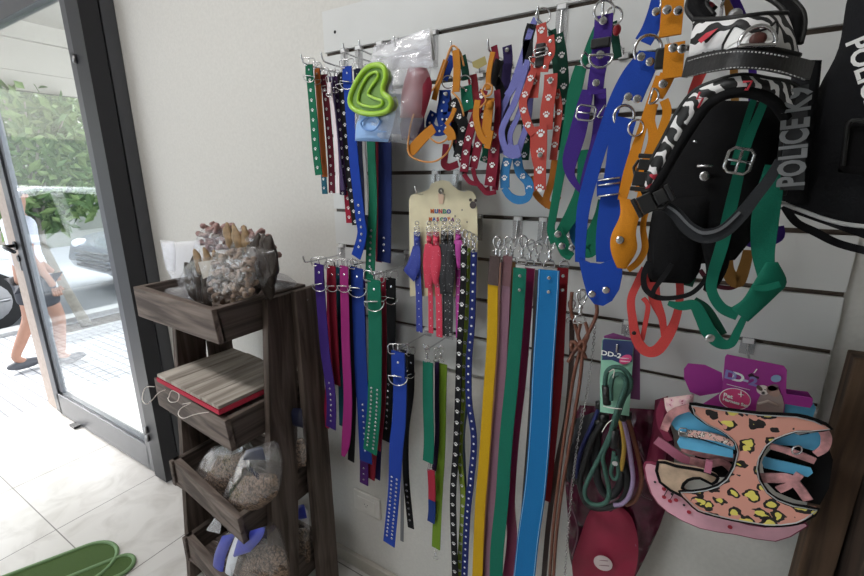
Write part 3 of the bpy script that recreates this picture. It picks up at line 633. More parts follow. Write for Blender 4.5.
hook((352, 258), .79, 'chrome hook carrying the navy wide collar')
hook((371, 268), .77, 'chrome hook carrying the green wide collar')
hook((415, 186), .83, 'small hook beside the top left corner of the cream display card')
hook((441, 190), .845, 'hook through the hole of the cream display card', up=.01)
hook((393, 345), .765, 'chrome hook carrying the blue collar with star eyelets')
hook((424, 344), .80, 'chrome hook carrying the short green leash')
hook((494, 238), .79, 'chrome hook carrying the yellow and mauve leashes')
hook((522, 238), .79, 'chrome hook carrying the green leash')
hook((550, 238), .78, 'chrome hook carrying the bright blue leash')
hook((580, 292), .79, 'chrome hook carrying the brown cord leash')
hook((617, 344), .78, 'chrome hook carrying the teal rope leash packet')
hook((462, 232), .84, 'chrome hook carrying the paw-print leashes at the lower right of the card')
hook((757, 368), .78, 'chrome hook carrying the leopard harness pack')
# ============================================================ COLLARS
def collar(label, pts, Y, col, w=8, deco=None, rng=(0, 1), step=.03, size=.01, group=None, hw=1.0, dr=True, dy=20, tongue=True, decomat=None, mt_=None, name='dog_collar', th=.0022, end=None, yaw=25):
    x0, y0 = pts[0][0], pts[0][1]; m = mt_ or web(col)
    t = thing(name, label, 'collar' if name == 'dog_collar' else 'leash', P(x0, y0, Y), group)
    strap(t, 'strap', pts, Y, m, w, th, deco, decomat, rng=rng, step=step, size=size)
    ww = w*mpx(x0, y0, Y)
    if hw:
        c = P(x0, y0-3*hw, Y-.002)
        rect_ring(t, c+Vector((0, 0, .004)), ww*1.25, .020*hw, .0013*hw, tilt=random.uniform(-8, 8), yaw=yaw, prong=True, bar=False)
        strap(t, 'fold', [(x0, y0-2*hw), (x0+.3, y0+dy*.8)], Y-.0045*hw, m, w, th)
        MB().disc(P(x0, y0+dy*.28, Y-.0045*hw-th*.5), (0, -1, 0), .0026*hw, .0013, 10, 0, True).build('rivet', CHROME, t)
        if dr: dring(t, P(x0, y0+dy*.75, Y-.0075*hw), ww*.62, .0013*hw, yaw=yaw, tilt=random.uniform(-10, 10))
    return t
PAWW = mat('white_paw_print', '#e4e4e4', .5)
# small paw-print collars, top left
g_ = None; sc = dict(hw=.8, dr=True, dy=13)
collar('small green paw-print collar, leftmost on the panel', [(309, 66), (313, 110), (316, 150), (319, 175)], .80, '#157a58', 7, 'paw', step=.022, size=.009, decomat=PAWW, **sc)
collar('small teal collar hanging just behind the orange one, far left', [(318, 72), (321, 130), (324, 180), (325, 194)], .835, '#2a6f86', 5, 'paw', step=.022, size=.008, decomat=PAWW, **sc)
collar('small orange collar with a darker orange end, next to the leftmost green one', [(317, 70), (320, 110), (323, 150), (325, 177)], .82, '#d2702c', 5, None, **sc)
collar('small maroon paw-print collar between the orange and the white-edged ones', [(324, 76), (328, 120), (331, 160), (332, 193)], .835, '#7c2036', 6, 'paw', step=.022, size=.008, decomat=PAWW, **sc)
collar('thin white satin collar hanging among the dark small collars', [(329, 84), (334, 120), (337, 160), (338, 193)], .83, '#e3d3d6', 3.5, None, mt_=mat('white_satin', '#e8dadd', .35), **sc)
collar('small dark purple paw-print collar right of the white satin one', [(335, 78), (340, 120), (343, 165), (343, 195)], .855, '#3c2050', 6, 'paw', step=.022, size=.008, decomat=PAWW, **sc)
collar('small lilac shiny collar beside the black paw-print one', [(331, 78), (336, 130), (341, 175), (343, 190)], .85, '#7d6aa0', 4, None, **sc)
collar('small crimson paw-print collar ending lowest of the small ones', [(340, 84), (344, 140), (347, 185), (350, 223)], .865, '#bb2340', 7, 'paw', step=.024, size=.010, decomat=PAWW, **sc)
collar('small black paw-print collar left of the bright blue one', [(341, 74), (345, 120), (350, 180), (356, 225)], .85, '#16161a', 7, 'paw', step=.026, size=.010, decomat=PAWW, **sc)
collar('bright blue collar with star eyelets near its tip, hanging from the top row', [(347, 68), (350, 110), (354, 160), (360, 215), (362, 235, 9), (356, 257)], .80, '#1546b8', 9, 'grommet', rng=(.68, .97), step=.017, hw=.85, dy=18)
collar('dark navy collar just right of the bright blue one in the top row', [(357, 70), (360, 130), (364, 200), (366, 250)], .86, '#141a38', 6, None, hw=.7, dy=14)
collar('thin white cord collar between the navy and green collars, top row', [(366, 70), (364, 140), (366, 180), (367, 215)], .84, '#dcdad6', 3, None, hw=.5, dy=10)
collar('long green eyelet collar falling from behind the plastic bag to the second row', [(371, 75), (371, 140), (373, 200), (371, 245, 9), (370, 280, 9)], .82, '#15795a', 8, 'grommet', rng=(.72, .97), step=.015, hw=.7, dy=14)
collar('long crimson collar mostly hidden between the green and wide navy ones', [(378, 78), (379, 160), (379, 262)], .86, '#7a1a2c', 6, None, hw=.7, dy=14)
collar('wide navy eyelet collar right of the long green one, top row', [(386, 78), (385, 140), (385, 200), (384, 262)], .84, '#172a6a', 13, 'grommet', rng=(.84, .97), step=.016, hw=.8, dy=16)
collar('wide black collar behind the wide navy one, top row', [(378, 80), (379, 160), (378, 250)], .88, '#10121c', 12, None, hw=.7, dy=14)
# second row of wide collars
bc = dict(hw=1.05, dy=24)
collar('purple eyelet collar at the left of the second row', [(319, 266), (321, 300), (325, 350), (331, 395), (331, 428)], .785, '#472a86', 9, 'grommet', rng=(.68, .95), step=.017, **bc)
collar('crimson-pink collar showing below the left purple one', [(330, 270), (330, 320), (329, 380), (326, 427)], .83, '#b82a52', 6, None, **bc)
collar('crimson collar right of the left purple one, second row', [(332, 268), (333, 310), (335, 350), (337, 385)], .81, '#a2233c', 7, None, **bc)
collar('dark teal collar with its tip between the purple and magenta ones', [(338, 268), (340, 320), (341, 380), (342, 426)], .86, '#1e5f72', 5, None, **bc)
collar('magenta collar with a pointed tip, second row', [(344, 268), (345, 310), (346, 350), (348, 400), (346, 440), (343, 456, 3)], .80, '#b43288', 8, None, **bc)
collar('black collar hanging behind the magenta one, second row', [(352, 268), (352, 330), (353, 400), (351, 461)], .87, '#131316', 6, None, **bc)
collar('wide royal blue eyelet collar in the middle of the second row', [(357, 270), (359, 320), (361, 370), (364, 420), (366, 462)], .815, '#1c3f9c', 12, 'grommet', rng=(.66, .96), step=.018, **bc)
collar('purple collar tip showing below the royal blue one', [(361, 272), (362, 340), (364, 430), (364, 484)], .85, '#5b2a7c', 8, 'grommet', rng=(.9, 1), step=.02, **bc)
collar('wide green collar with a double row of eyelets, second row', [(374, 282), (375, 320), (375, 370), (374, 410), (370, 452)], .795, '#168064', 13, 'grommet2', rng=(.58, .98), step=.012, hw=1.25, dy=26)
collar('thin crimson collar along the right side of the wide green one', [(383, 280), (384, 340), (383, 400), (378, 450)], .82, '#b0304a', 5, None, hw=1, dy=22)
collar('red collar tip showing below the wide green one', [(378, 282), (378, 380), (374, 440), (371, 479)], .86, '#9c2338', 7, None, hw=.9, dy=20)
collar('dark indigo collar tip beside the red one below the wide green collar', [(386, 284), (384, 380), (379, 440), (377, 479)], .875, '#2c2a6c', 6, None, hw=.9, dy=20)
collar('black eyelet collar right of the wide green one, second row', [(391, 280), (391, 330), (389, 380), (386, 441)], .86, '#121215', 9, 'grommet', rng=(.6, .95), step=.02, hw=1.1, dy=24)
# third row
collar('royal blue collar with star eyelets hanging lowest on the panel', [(398, 354), (400, 380), (399, 420), (396, 450), (394, 490, 11), (389, 544, 11)], .765, '#2148b4', 13, 'grommet2', rng=(.60, .96), step=.013, hw=1.2, dy=30)
collar('black collar curving down right of the lowest blue collar', [(411, 356), (411, 390), (406, 430), (406, 475), (411, 528)], .80, '#17171b', 6, 'grommet', rng=(.72, .97), step=.018, hw=1, dy=24, yaw=60)
collar('thin grey collar between the lowest blue and black collars', [(406, 356), (407, 400), (403, 470), (402, 541)], .84, '#85868a', 3, None, hw=.9, dy=20, yaw=60)
collar('small black studded collar behind the lowest blue one', [(404, 352), (406, 380), (405, 410), (402, 440)], .82, '#1a1a20', 7, 'stud', step=.012, size=.009, hw=1.0, dy=20)
# ============================================================ DISPLAY CARD WITH BANDANA COLLARS
cd_ = thing('display_card', 'cream display card with scalloped top and coloured lettering, holding small bandana collars', 'card', P(442, 195, .862))
CRM = mat('cream_card', '#d9cfae', .6, var=.02)
ol = [(410, 296), (409, 200), (411, 195), (418, 193), (425, 191), (429, 189), (431, 184), (436, 181.5), (442, 180), (449, 181.5), (453, 186), (458, 190), (464, 192), (468, 190.5), (473, 192), (476, 197), (475.5, 203), (477, 208), (477.5, 240), (477, 297)]
plate(ol, .862, .0015).build('card_sheet', CRM, cd_)
cols_ = ['#c8632f', '#2f5ea8', '#b03a4a', '#2f8a70', '#3a4aa0', '#c8632f', '#7a3a7a']
for word, (cx, cy), sz in (('MUNDO', (440.5, 211.5), .022), ('MASCOTA', (441.5, 219.5), .0195)):
    for i, ch in enumerate(word):
        n_ = len(word); px = cx+(i-(n_-1)/2)*(4.15 if n_ == 5 else 3.7)
        MB().text(ch, P(px, cy+(px-cx)*.02, .8605), sz*.58, bold=.0005, depth=.0003).build('letter', mat('card_ink_'+cols_[i].strip('#'), cols_[i], .6), cd_)
MB().disc(P(441, 191, .8605), (0, -1, 0), .007, .0004, 16).build('punched_hole', mat('hole_shadow_grey', '#6d6a60', .8), cd_)
b = MB(); 
for x, y in ((462, 210), (455, 216), (467, 222)):
    c = P(x, y, .8603); b.add([c+Vector((math.cos(a)*(.0026 if k % 2 else .0011), 0, math.sin(a)*(.0026 if k % 2 else .0011))) for k, a in enumerate([math.pi*2*j/10 for j in range(10)])], [tuple(range(10))], 0, False)
b.build('printed_stars', mat('navy_ink', '#2c3050', .6), cd_)
b = MB().disc(P(473, 205, .8603), (0, -1, 0), .008, .0004, 14).disc(P(470.5, 200, .8603), (0, -1, 0), .0035, .0005, 10).disc(P(475.5, 200.5, .8603), (0, -1, 0), .0035, .0005, 10); b.build('printed_pet_head', mat('dark_brown_ink', '#3d3230', .6), cd_)
plate([(438, 194), (440, 192), (443, 192), (444, 198), (443, 204), (439, 204)], .8602, .0004).build('printed_figure', mat('pale_pink_ink', '#d9b9a0', .6), cd_)
def bandcollar(label, x, y0, y1, col, w=5, flap=None, dx=0, Y=.852, pm=None):
    t = thing('bandana_collar', label, 'bandana collar', P(x, y0, Y), None); m = pm or web(col, .45)
    strap(t, 'strap', [(x, y0), (x+dx*.3, (y0+y1)/2-10), (x+dx*.8, (y0+y1)/2+15), (x+dx, y1)], Y, m, w, .002, 'stud', PAWW, step=.02, size=.004)
    rect_ring(t, P(x, y0-3, Y-.003), .012, .010, .0011, tilt=20, name='buckle'); ring(t, P(x, y0-9, Y-.004), .0045, .0011); rect_ring(t, P(x, y0+2, Y-.005), .011, .007, .001, tilt=-25, name='slider')
    MB().ellipsoid(P(x, y0+8, Y-.006), (.007, .005, .006)).build('knot', m, t)
    if flap: 
        o = pillow(flap[0], flap[1], Y-.008, .0035, 12, 8, .5, seed=x).build('bandana', pm or m, t)
    return t
PB = voro('blue_bandana_print', ((0, '#8ea0d8'), (.12, '#2b3a94'), (.6, '#2b3a94')), 160, .01)
PR = voro('red_bandana_print', ((0, '#e9a0ac'), (.14, '#c8324e'), (.6, '#c8324e')), 160, .01)
PK = voro('black_bandana_print', ((0, '#c8c8cc'), (.14, '#1b1b20'), (.6, '#1b1b20')), 160, .01)
PM = voro('magenta_bandana_print', ((0, '#e0a0d8'), (.14, '#a8348e'), (.6, '#a8348e')), 160, .01)
bandcollar('small blue collar with a blue bandana flap, leftmost on the cream card', 417, 232, 332, '#2b3a94', 6, ([(413, 246), (408, 262), (403, 270)], [(420, 246), (420, 266), (414, 282)]), 2.5, pm=PB)
bandcollar('small red bandana collar, left one of the two red ones on the card', 429, 232, 333, '#c8324e', 4.5, ([(425, 244), (423, 262), (425, 288)], [(433, 244), (434, 262), (431, 288)]), 2, pm=PR)
bandcollar('small red bandana collar, right one of the two red ones on the card', 436, 232, 337, '#c8324e', 6, ([(431, 246), (430, 266), (433, 284)], [(440, 246), (441, 262), (438, 284)]), 3.5, Y=.848, pm=PR)
bandcollar('small black bandana collar, left one of the two black ones on the card', 444, 231, 336, '#1b1b20', 6, ([(440, 244), (438, 262), (440, 294)], [(448, 244), (449, 262), (446, 294)]), 2, pm=PK)
bandcollar('small black bandana collar, right one of the two black ones on the card', 451, 231, 333, '#1b1b20', 5, ([(446, 244), (445, 262), (446, 292)], [(455, 244), (456, 262), (453, 292)]), -1, Y=.847, pm=PK)
bandcollar('small magenta bandana collar, rightmost on the cream card', 458, 230, 338, '#a8348e', 5, ([(454, 240), (454, 254), (456, 268)], [(462, 240), (463, 252), (461, 268)]), .5, pm=PM)
# ============================================================ LEASHES
def leash(label, pts, Y, m, w, deco=None, rng=(0, 1), step=.03, size=.009, clp=None, cs=1.0, tab=None, decomat=None, rv=0, edge=None, th=.003, yaw=25):
    x0, y0 = pts[0][:2]; t = thing('dog_leash', label, 'leash', P(x0, y0, Y)); strap(t, 'strap', pts, Y, m, w, th, deco, decomat, rng=rng, step=step, size=size, edge=edge)
    if clp: clip(t, P(clp[0], clp[1], Y), cs, yaw=yaw)
    if tab: strap(t, 'leather_tab', tab[0], Y-.004, tab[1], tab[2], .003)
    for i in range(rv): rivet(t, x0-(.5*i), y0+8+14*i, Y-.0065, .0032)
    return t
LBR = leath('#3e2722')
leash('short green leash with metal end, third row', [(428, 362), (428, 400), (429, 440), (428, 462)], .80, web('#17836a'), 10, clp=(427, 346), cs=.8, th=.0025)
leash('short red and blue leash end clipped below the short green leash', [(431, 470), (432, 488), (432, 500)], .81, web('#c03048'), 7, clp=(430, 458), cs=.7)
leash('short navy leash end with a clip pointing down, below the red one', [(432, 500), (432, 512), (431, 522)], .82, web('#23408c'), 7, clp=(433, 488), cs=.6)
t = leash('lime green leash hanging right of the short green one', [(443, 364), (442, 400), (441, 450), (438, 500), (436, 548)], .83, web('#84a832'), 8, clp=(441, 346), cs=.8); clip(t, P(436, 548, .83), .75)
leash('thin purple leash between the short green and lime green ones', [(437, 362), (437, 400), (437, 440), (434, 470)], .825, web('#3b2552'), 4, clp=(436, 348), cs=.7)
leash('black paw-print leash hanging from the lower right of the card', [(464, 246), (463, 290), (460, 340), (458, 400), (456, 450), (453, 500), (455, 570), (455, 590)], .83, web('#15151a'), 6, 'paw', step=.030, size=.012, decomat=PAWW, clp=(465, 230), cs=.8)
leash('olive green paw-print leash right of the black paw-print one', [(468, 248), (467, 300), (465, 350), (463, 400), (460, 450), (463, 500), (461, 545), (459, 590)], .845, web('#98b040'), 5, 'paw', step=.030, size=.010, decomat=PAWW, clp=(469, 232), cs=.8)
leash('thin grey-blue patterned leash beside the olive one', [(473, 250), (472, 320), (467, 400), (463, 440), (466, 520), (464, 590)], .86, web('#6b7ea0'), 3.5, clp=(473, 234), cs=.7)
leash('navy star-print leash with a bowed lower half, left of the yellow one', [(474, 252), (472, 320), (469, 360), (469, 400), (474, 440), (471, 480), (467, 520), (464, 590)], .835, web('#223078'), 6, 'stud', step=.020, size=.008, decomat=PAWW, clp=(475, 236), cs=.7)
leash('yellow leash with a dark brown leather tab on top', [(493, 282), (492, 340), (488, 400), (484, 460), (480, 510), (477, 590)], .79, web('#e8b818'), 10, clp=(497, 237), tab=([(495, 256), (494, 270), (493, 285)], LBR, 10))
t = S.objects['dog_leash.007'] if 'dog_leash.007' in S.objects else None
leash('light pink narrow leash pressed against the yellow one', [(499, 262), (497, 340), (493, 420), (487, 500), (482, 590)], .815, web('#d4a08c'), 4, clp=(501, 240), cs=.9)
MAUVE = mat('mauve_satin', '#80596b', .32, bump=.1, scale=200)
leash('shiny mauve leash with a plum leather top, right of the yellow one', [(506, 262), (505, 310), (501, 380), (497, 430), (492, 500), (486, 590)], .80, MAUVE, 9, clp=(508, 237), tab=([(508, 256), (507, 270), (506, 286)], leath('#6a4248'), 9))
leash('bronze brown leash between the mauve and green ones', [(512, 262), (510, 340), (505, 420), (501, 500), (496, 590)], .83, web('#8a6038'), 7, clp=(513, 240), cs=.9)
leash('green leash with two rivets, between mauve and burgundy', [(520, 268), (517, 320), (512, 380), (506, 440), (502, 500), (497, 550), (496, 590)], .785, web('#178068'), 13, clp=(523, 236), rv=2, cs=1.05)
leash('burgundy satin leash hanging along the right of the green one', [(530, 268), (526, 320), (521, 380), (514, 440), (510, 500), (512, 540), (506, 590)], .81, mat('burgundy_satin', '#7c1f4a', .35, bump=.1, scale=200), 10, clp=(531, 240))
leash('wide bright blue leash with stitched edges and two rivets', [(549, 270), (547, 310), (543, 370), (540, 430), (535, 490), (528, 540), (523, 590)], .775, web('#1f86cc'), 21, clp=(551, 236), rv=2, cs=1.15, edge=mat('pale_blue_stitch', '#9cc8e6', .6), th=.004)
leash('red leash hanging behind the bright blue one', [(563, 268), (560, 320), (557, 380), (551, 440), (545, 500)], .80, web('#a3202c'), 11, clp=(566, 240), rv=2)
leash('grey leash on the wall side between the burgundy and bright blue ones', [(538, 270), (536, 340), (532, 420), (526, 500), (519, 590)], .86, web('#75716e'), 8, clp=(539, 244), cs=.9)
# brown cord leash and chain
t = thing('cord_leash', 'brown leather cord leash tied in a knot below its metal clip', 'leash', P(580, 345, .78)); clip(t, P(582, 290, .78), 1.25)
BC = leath('#6b4030')
for pts in (((581, 322), (578, 335), (580, 348), (574, 375), (567, 420), (560, 470), (553, 530), (549, 590)), ((585, 322), (588, 335), (583, 350), (580, 380), (572, 430), (562, 490), (556, 540), (553, 590)),
            ((572, 292), (571, 310), (576, 328), (580, 345), (574, 352), (568, 362)), ((594, 295), (597, 312), (590, 330), (582, 345), (586, 358))):
    V, W, K = rpath(pts, .785, 4); MB().tube(V, .0034, 8).build('cord', BC, t)
V = [P(578+7*math.cos(a), 346+5*math.sin(a*2), .778) for a in [k*math.pi/6 for k in range(12)]]; MB().tube(V, .004, 8, True).build('knot', BC, t)
t = thing('chain_leash', 'fine steel chain hanging right of the brown cord leash', 'chain', P(594, 320, .80)); V, W, K = rpath([(595, 318), (593, 350), (586, 400), (578, 440), (572, 490), (568, 530), (564, 590)], .80, 3, 26)
b = MB(); L_ = 0; n_ = 0; last = V[0]
for i in range(1, len(V)):
    if (V[i]-last).length > .0046:
        c = V[i]; n_ += 1; a = 0 if n_ % 2 else 90; b.tube(ring_pts(c, .0021, .0036, 8, a, 8), .0008, 5, True); last = V[i]
b.build('chain_links', CHROME, t)
leash('dark brown flat leash hanging between the bright blue leash and the cord', [(572, 320), (571, 370), (566, 420), (556, 470), (548, 530), (543, 590)], .82, leath('#3d2620'), 5, clp=(572, 300), cs=.9)
# teal rope leash packet
t = thing('rope_leash_pack', 'teal rope dog leash coiled on a mint card with a navy header', 'leash pack', P(617, 345, .77))
plate([(602, 340), (604, 338.5), (632, 341), (634, 343), (632, 372), (629, 416), (600, 412), (600, 380)], .786, .0015).build('mint_card', mat('mint_card', '#8fc4ac', .5), t)
hd = plate([(602.5, 341), (604, 339), (632, 341.5), (633.4, 344), (632, 362), (622, 364), (612, 360), (602, 360)], .7845, .001); hd.build('card_header', mat('navy_card', '#22305e', .5), t)
MB().text('DD-2', P(611, 354.5, .7838), .0125, sx=1.2, bold=.0003, depth=.0003).build('lettering', WHITE, t)
MB().disc(P(625.5, 359.5, .7838), (0, -1, 0), .012, .0006, 20, 0, r2=.0075).build('badge', mat('pink_badge', '#d2477e', .5), t)
MB().tube([P(621, 358, .783), P(629, 358.6, .783)], .0006, 5).tube([P(620.5, 361, .783), P(630, 361.8, .783)], .0006, 5).build('badge_lettering', WHITE, t)
RT = mat('teal_rope', '#33594f', .6, bump=.6, scale=420, var=.2)
def rope(parent, pts, Y, m, r=.0042, name='rope'):
    V = catmull([P(p[0], p[1], p[2] if len(p) > 2 else Y) for p in pts], 7); return MB().tube(V, r, 9).build(name, m, parent)
rope(t, [(606, 398), (605, 385), (607, 372), (614, 367), (623, 369), (630, 378), (630, 388), (624, 398), (619, 412), (612, 430), (603, 450), (594, 468), (586, 485), (585, 495), (590, 503), (599, 505), (607, 501), (609, 490), (605, 470), (603, 455), (612, 435), (618, 414)], .772, RT)
rope(t, [(611, 400), (611, 386), (613, 377), (620, 374), (626, 382), (622, 396), (617, 410), (613, 424), (610, 440)], .766, RT)
rope(t, [(614, 452), (613, 462), (611, 472), (614, 479), (618, 476), (618, 466), (616, 456)], .762, RT, .0036)
for p0, p1 in (((606, 386), (607, 404)), ((615, 430), (614, 447))):
    MB().tube([P(*p0, .767), P(*p1, .767)], .0072, 12).build('black_grip', BLACKP, t)
MB().disc(P(615, 463, .756), (0, -1, 0), .005, .002, 10).build('metal_tip', CHROME, t)
for pts in (((603, 406), (612, 408), (622, 409)), ((609, 372), (614, 369.5), (613, 378)), ((602, 432), (607, 424), (612, 420))): rope(t, pts, .762, mat('white_string', '#e9e2dc', .8), .0008, 'tie')
def ropeleash(label, pts, Y, col, r=.0042):
    t = thing('rope_leash', label, 'leash', P(pts[0][0], pts[0][1], Y)); rope(t, pts, Y, mat('rope_'+col.strip('#'), col, .6, bump=.5, scale=420, var=.15), r)
    MB().tube([P(pts[0][0], pts[0][1]-6, Y), P(*pts[0], Y)], r*1.6, 10).build('black_grip', BLACKP, t); return t
ropeleash('lilac rope leash loop right of the teal one', [(623, 420), (628, 440), (631, 460), (633, 480), (629, 496), (622, 504), (614, 505)], .80, '#a58fb4')
ropeleash('brown rope leash loop, outermost on the right of the rope bundle', [(628, 418), (634, 440), (640, 465), (641, 485), (635, 500), (626, 505)], .815, '#7d4a36')
ropeleash('yellow rope leash partly hidden behind the teal one', [(620, 418), (623, 434), (624, 450), (621, 470)], .80, '#c9a244')
ropeleash('black rope leash loops hanging behind the teal loop', [(604, 420), (592, 440), (584, 465), (580, 485), (588, 505), (606, 508), (622, 500), (628, 480), (620, 450), (612, 425)], .81, '#131416', .006)
ropeleash('thick black rope leash nearest the wall in the rope bundle', [(600, 425), (596, 450), (598, 480), (608, 496), (620, 485), (622, 460), (614, 432)], .825, '#191a1e', .008)
ropeleash('navy rope leash at the left of the rope bundle', [(599, 408), (592, 425), (585, 440), (579, 458), (577, 478)], .82, '#27306a')
t = thing('card_pack', 'purple-topped card packet showing just behind the teal rope pack', 'leash pack', P(610, 336, .80)); plate([(604, 336), (613, 333), (640, 341), (640, 400), (603, 395)], .80, .0015).build('card_sheet', mat('plum_card', '#7a3a72', .5), t)
# ============================================================ BAG OF PLASTIC MOULDS
t = thing('bag_of_shapes', 'clear plastic bag hanging from the top row, holding coloured plastic shapes', 'bag', P(396, 40, .775))
pillow([(376, 60), (364, 90), (356, 118), (356, 140)], [(431, 44), (430, 80), (424, 116), (413, 144)], .775, .030, wr=.16, seed=20).build('bag_film', HAZY, t)
pillow([(374, 46), (368, 72)], [(430, 28), (433, 66)], .765, .008, 14, 16, .6, seed=21).build('folded_top', HAZY, t)
for k in range(3):
    plate([(371+k*4, 55), (392+k*6, 43-k*2), (424+k*4, 30-k), (433+k, 60), (404+k*5, 57)], .79+k*.008, .0008).build('paper_header', mat('white_header', '#d8d8d6', .6), t)
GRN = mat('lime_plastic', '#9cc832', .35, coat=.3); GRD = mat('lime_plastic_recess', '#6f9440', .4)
t = thing('lime_shape', 'lime green curved plastic dish in the front of the hanging bag', 'plastic dish', P(368, 95, .735))
out = [(378, 65), (384, 68), (386, 77), (383, 87), (384, 94), (390, 99), (391, 106), (385, 112), (372, 114), (360, 112), (352, 107), (350, 99), (354, 87), (361, 75), (369, 67)]
c = catmull([P(x, y, .738) for x, y in out], 4, True); MB().tube(c, .0055, 10, True).build('rim', GRN, t)
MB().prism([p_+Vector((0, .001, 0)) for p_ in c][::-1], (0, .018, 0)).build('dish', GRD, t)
inn = [(376, 72), (378, 77), (372, 86), (368, 94), (374, 98), (382, 101), (380, 106), (370, 107), (360, 104), (358, 99), (361, 88), (368, 76)]
c = catmull([P(x, y, .736) for x, y in inn], 4, True); MB().tube(c, .003, 8, True).build('inner_ridge', GRN, t)
t = thing('lime_dish_back', 'second lime green dish edge peeking out below the front one', 'plastic dish', P(385, 105, .765)); pillow([(372, 104), (366, 112), (370, 118)], [(396, 96), (398, 106), (388, 120)], .768, .010, 12, 12, .05, 3).build('dish', GRN, t)
t = thing('blue_dish', 'pale blue plastic dish at the bottom left of the hanging bag', 'plastic dish', P(370, 130, .76)); pillow([(360, 113), (356, 126), (355, 141)], [(396, 111), (393, 126), (388, 142)], .762, .014, 14, 14, .08, 4).build('dish', mat('pale_blue_plastic', '#8fb4e4', .35), t)
MB().tube(catmull([P(x, y, .744) for x, y in ((366, 118), (376, 117), (380, 122), (374, 130), (364, 129), (361, 123))], 4, True), .002, 7, True).build('rim', mat('blue_rim', '#6a94d0', .35), t)
t = thing('blue_grey_dish', 'blue-grey dish in the middle of the hanging bag', 'plastic dish', P(395, 120, .78)); pillow([(388, 92), (390, 115), (386, 134)], [(404, 95), (406, 115), (402, 134)], .785, .010, 12, 10, .05, 5).build('dish', mat('blue_grey_plastic', '#8a9cc0', .4), t)
t = thing('red_dish', 'dark red plastic shape at the right of the hanging bag', 'plastic dish', P(412, 95, .77)); pillow([(409, 66), (402, 90), (400, 118)], [(427, 68), (432, 88), (424, 118)], .775, .014, 14, 12, .08, 6).build('dish', mat('dark_red_plastic', '#8a2438', .35), t)
t = thing('purple_dish', 'dark purple plastic shape at the lower right of the hanging bag', 'plastic dish', P(412, 128, .78)); pillow([(400, 114), (400, 128), (402, 140)], [(424, 108), (424, 128), (419, 142)], .785, .012, 12, 12, .08, 7).build('dish', mat('dark_purple_plastic', '#3a2450', .4), t)
# ============================================================ HARNESSES
def H(name, label, loc, segs, cat='harness', group=None):
    t = thing(name, label, cat, P(*loc), group)
    for s_ in segs:
        nm, pts, Y, m, w = s_[:5]; kw = s_[5] if len(s_) > 5 else {}
        strap(t, nm, pts, Y, m, w, **kw)
    return t
PAWK = dict(deco='paw', decomat=PAWW, step=.026, size=.012)
OR = web('#dd8f2c'); ORC = mat('orange_cord', '#c98a48', .6, bump=.4, scale=300); BL = web('#1c45a6'); GN = web('#0f7a5c'); BKW = web('#17171b'); CRI = web('#8e1c36'); PUR = web('#4a2a90')
LAV = web('#8a8cd8'); COR = web('#d85a50'); LBL = web('#3f8fd0'); DGN = web('#0c4a38'); ORB = web('#f09a22'); CO2 = web('#e4514e'); GN2 = web('#127a62'); BL2 = web('#1d4fc0'); NBL = BKW
# -- bundle on the orange-cord hook
t = H('small_harness', 'small orange suede cord harness with long thin loops, left of the top row bundle', (453, 50, .79), [
    ('strap', [(446, 60), (438, 84), (434, 100)], .79, OR, 5), ('strap', [(456, 50), (457, 70), (456, 92)], .785, OR, 7),
    ('chest_strap', [(434, 128, 8), (423, 138, 9), (412, 150, 9), (408, 153, 6)], .77, OR, 8), ('strap', [(455, 108), (451, 118), (446, 125)], .775, OR, 4),
    ('chest_strap', [(446, 128), (451, 134), (452, 140)], .765, OR, 8)])
for pts in (((446, 60, .79), (452, 46, .79), (460, 52, .79), (464, 66, .79)), ((452, 46, .79), (444, 66, .785), (437, 84, .78), (425, 98, .772), (414, 114, .768), (409, 135, .766), (409, 153, .766), (418, 160, .766), (432, 162, .766), (444, 156, .766), (451, 146, .766), (453, 136, .766)),
            ((452, 92, .78), (458, 98, .775), (461, 104, .775), (464, 116, .775)), ((430, 138, .766), (438, 143, .766), (446, 140, .766), (449, 134, .766))):
    MB().tube(catmull([P(*q) for q in pts], 6), .0018, 7).build('cord', ORC, t)
t = H('small_harness', 'small royal blue harness with white stars behind the orange cord one', (451, 62, .81), [
    ('strap', [(453, 56), (448, 70), (444, 80)], .82, BL, 7), ('strap', [(445, 90), (444, 102), (442, 114), (444, 124)], .80, BL, 11, dict(deco='stud', decomat=PAWW, step=.016, size=.007)),
    ('strap', [(434, 112), (430, 124), (436, 131), (446, 128), (447, 112)], .80, BL, 8, dict(deco='stud', decomat=PAWW, step=.016, size=.007))])
ring(t, P(448, 82, .80), .0115, .0013); rivet(t, 446, 94, .795)
t = H('small_harness', 'small green harness with a metal ring right of the orange suede top', (462, 60, .81), [
    ('strap', [(462, 56), (465, 70), (466, 80)], .82, DGN, 7), ('strap', [(466, 86), (467, 98), (469, 110)], .80, GN, 11, dict(deco='stud', step=.02, size=.008))])
ring(t, P(465, 82, .80), .0115, .0013)
t = H('small_harness', 'small black paw-print harness twisted below the orange suede strap', (456, 104, .80), [
    ('strap', [(452, 100), (457, 112), (463, 124), (462, 140), (458, 158)], .80, BKW, 10, PAWK), ('strap', [(466, 104), (462, 120), (466, 140), (470, 156)], .815, BKW, 9, PAWK), ('strap', [(446, 100), (452, 120), (458, 150)], .83, BKW, 8)])
t = H('small_harness', 'crimson harness loop hanging low between the orange cord and crimson paw harness', (450, 96, .81), [
    ('strap', [(447, 96), (450, 110), (450, 122)], .81, CRI, 7), ('strap', [(446, 144), (445, 156), (444, 164), (449, 167), (458, 164)], .81, CRI, 6, dict(label=None)),
    ('strap', [(458, 140), (460, 150), (462, 162)], .815, CRI, 5, PAWK), ('strap', [(472, 75), (474, 92), (473, 112)], .84, web('#c0404c'), 9)])
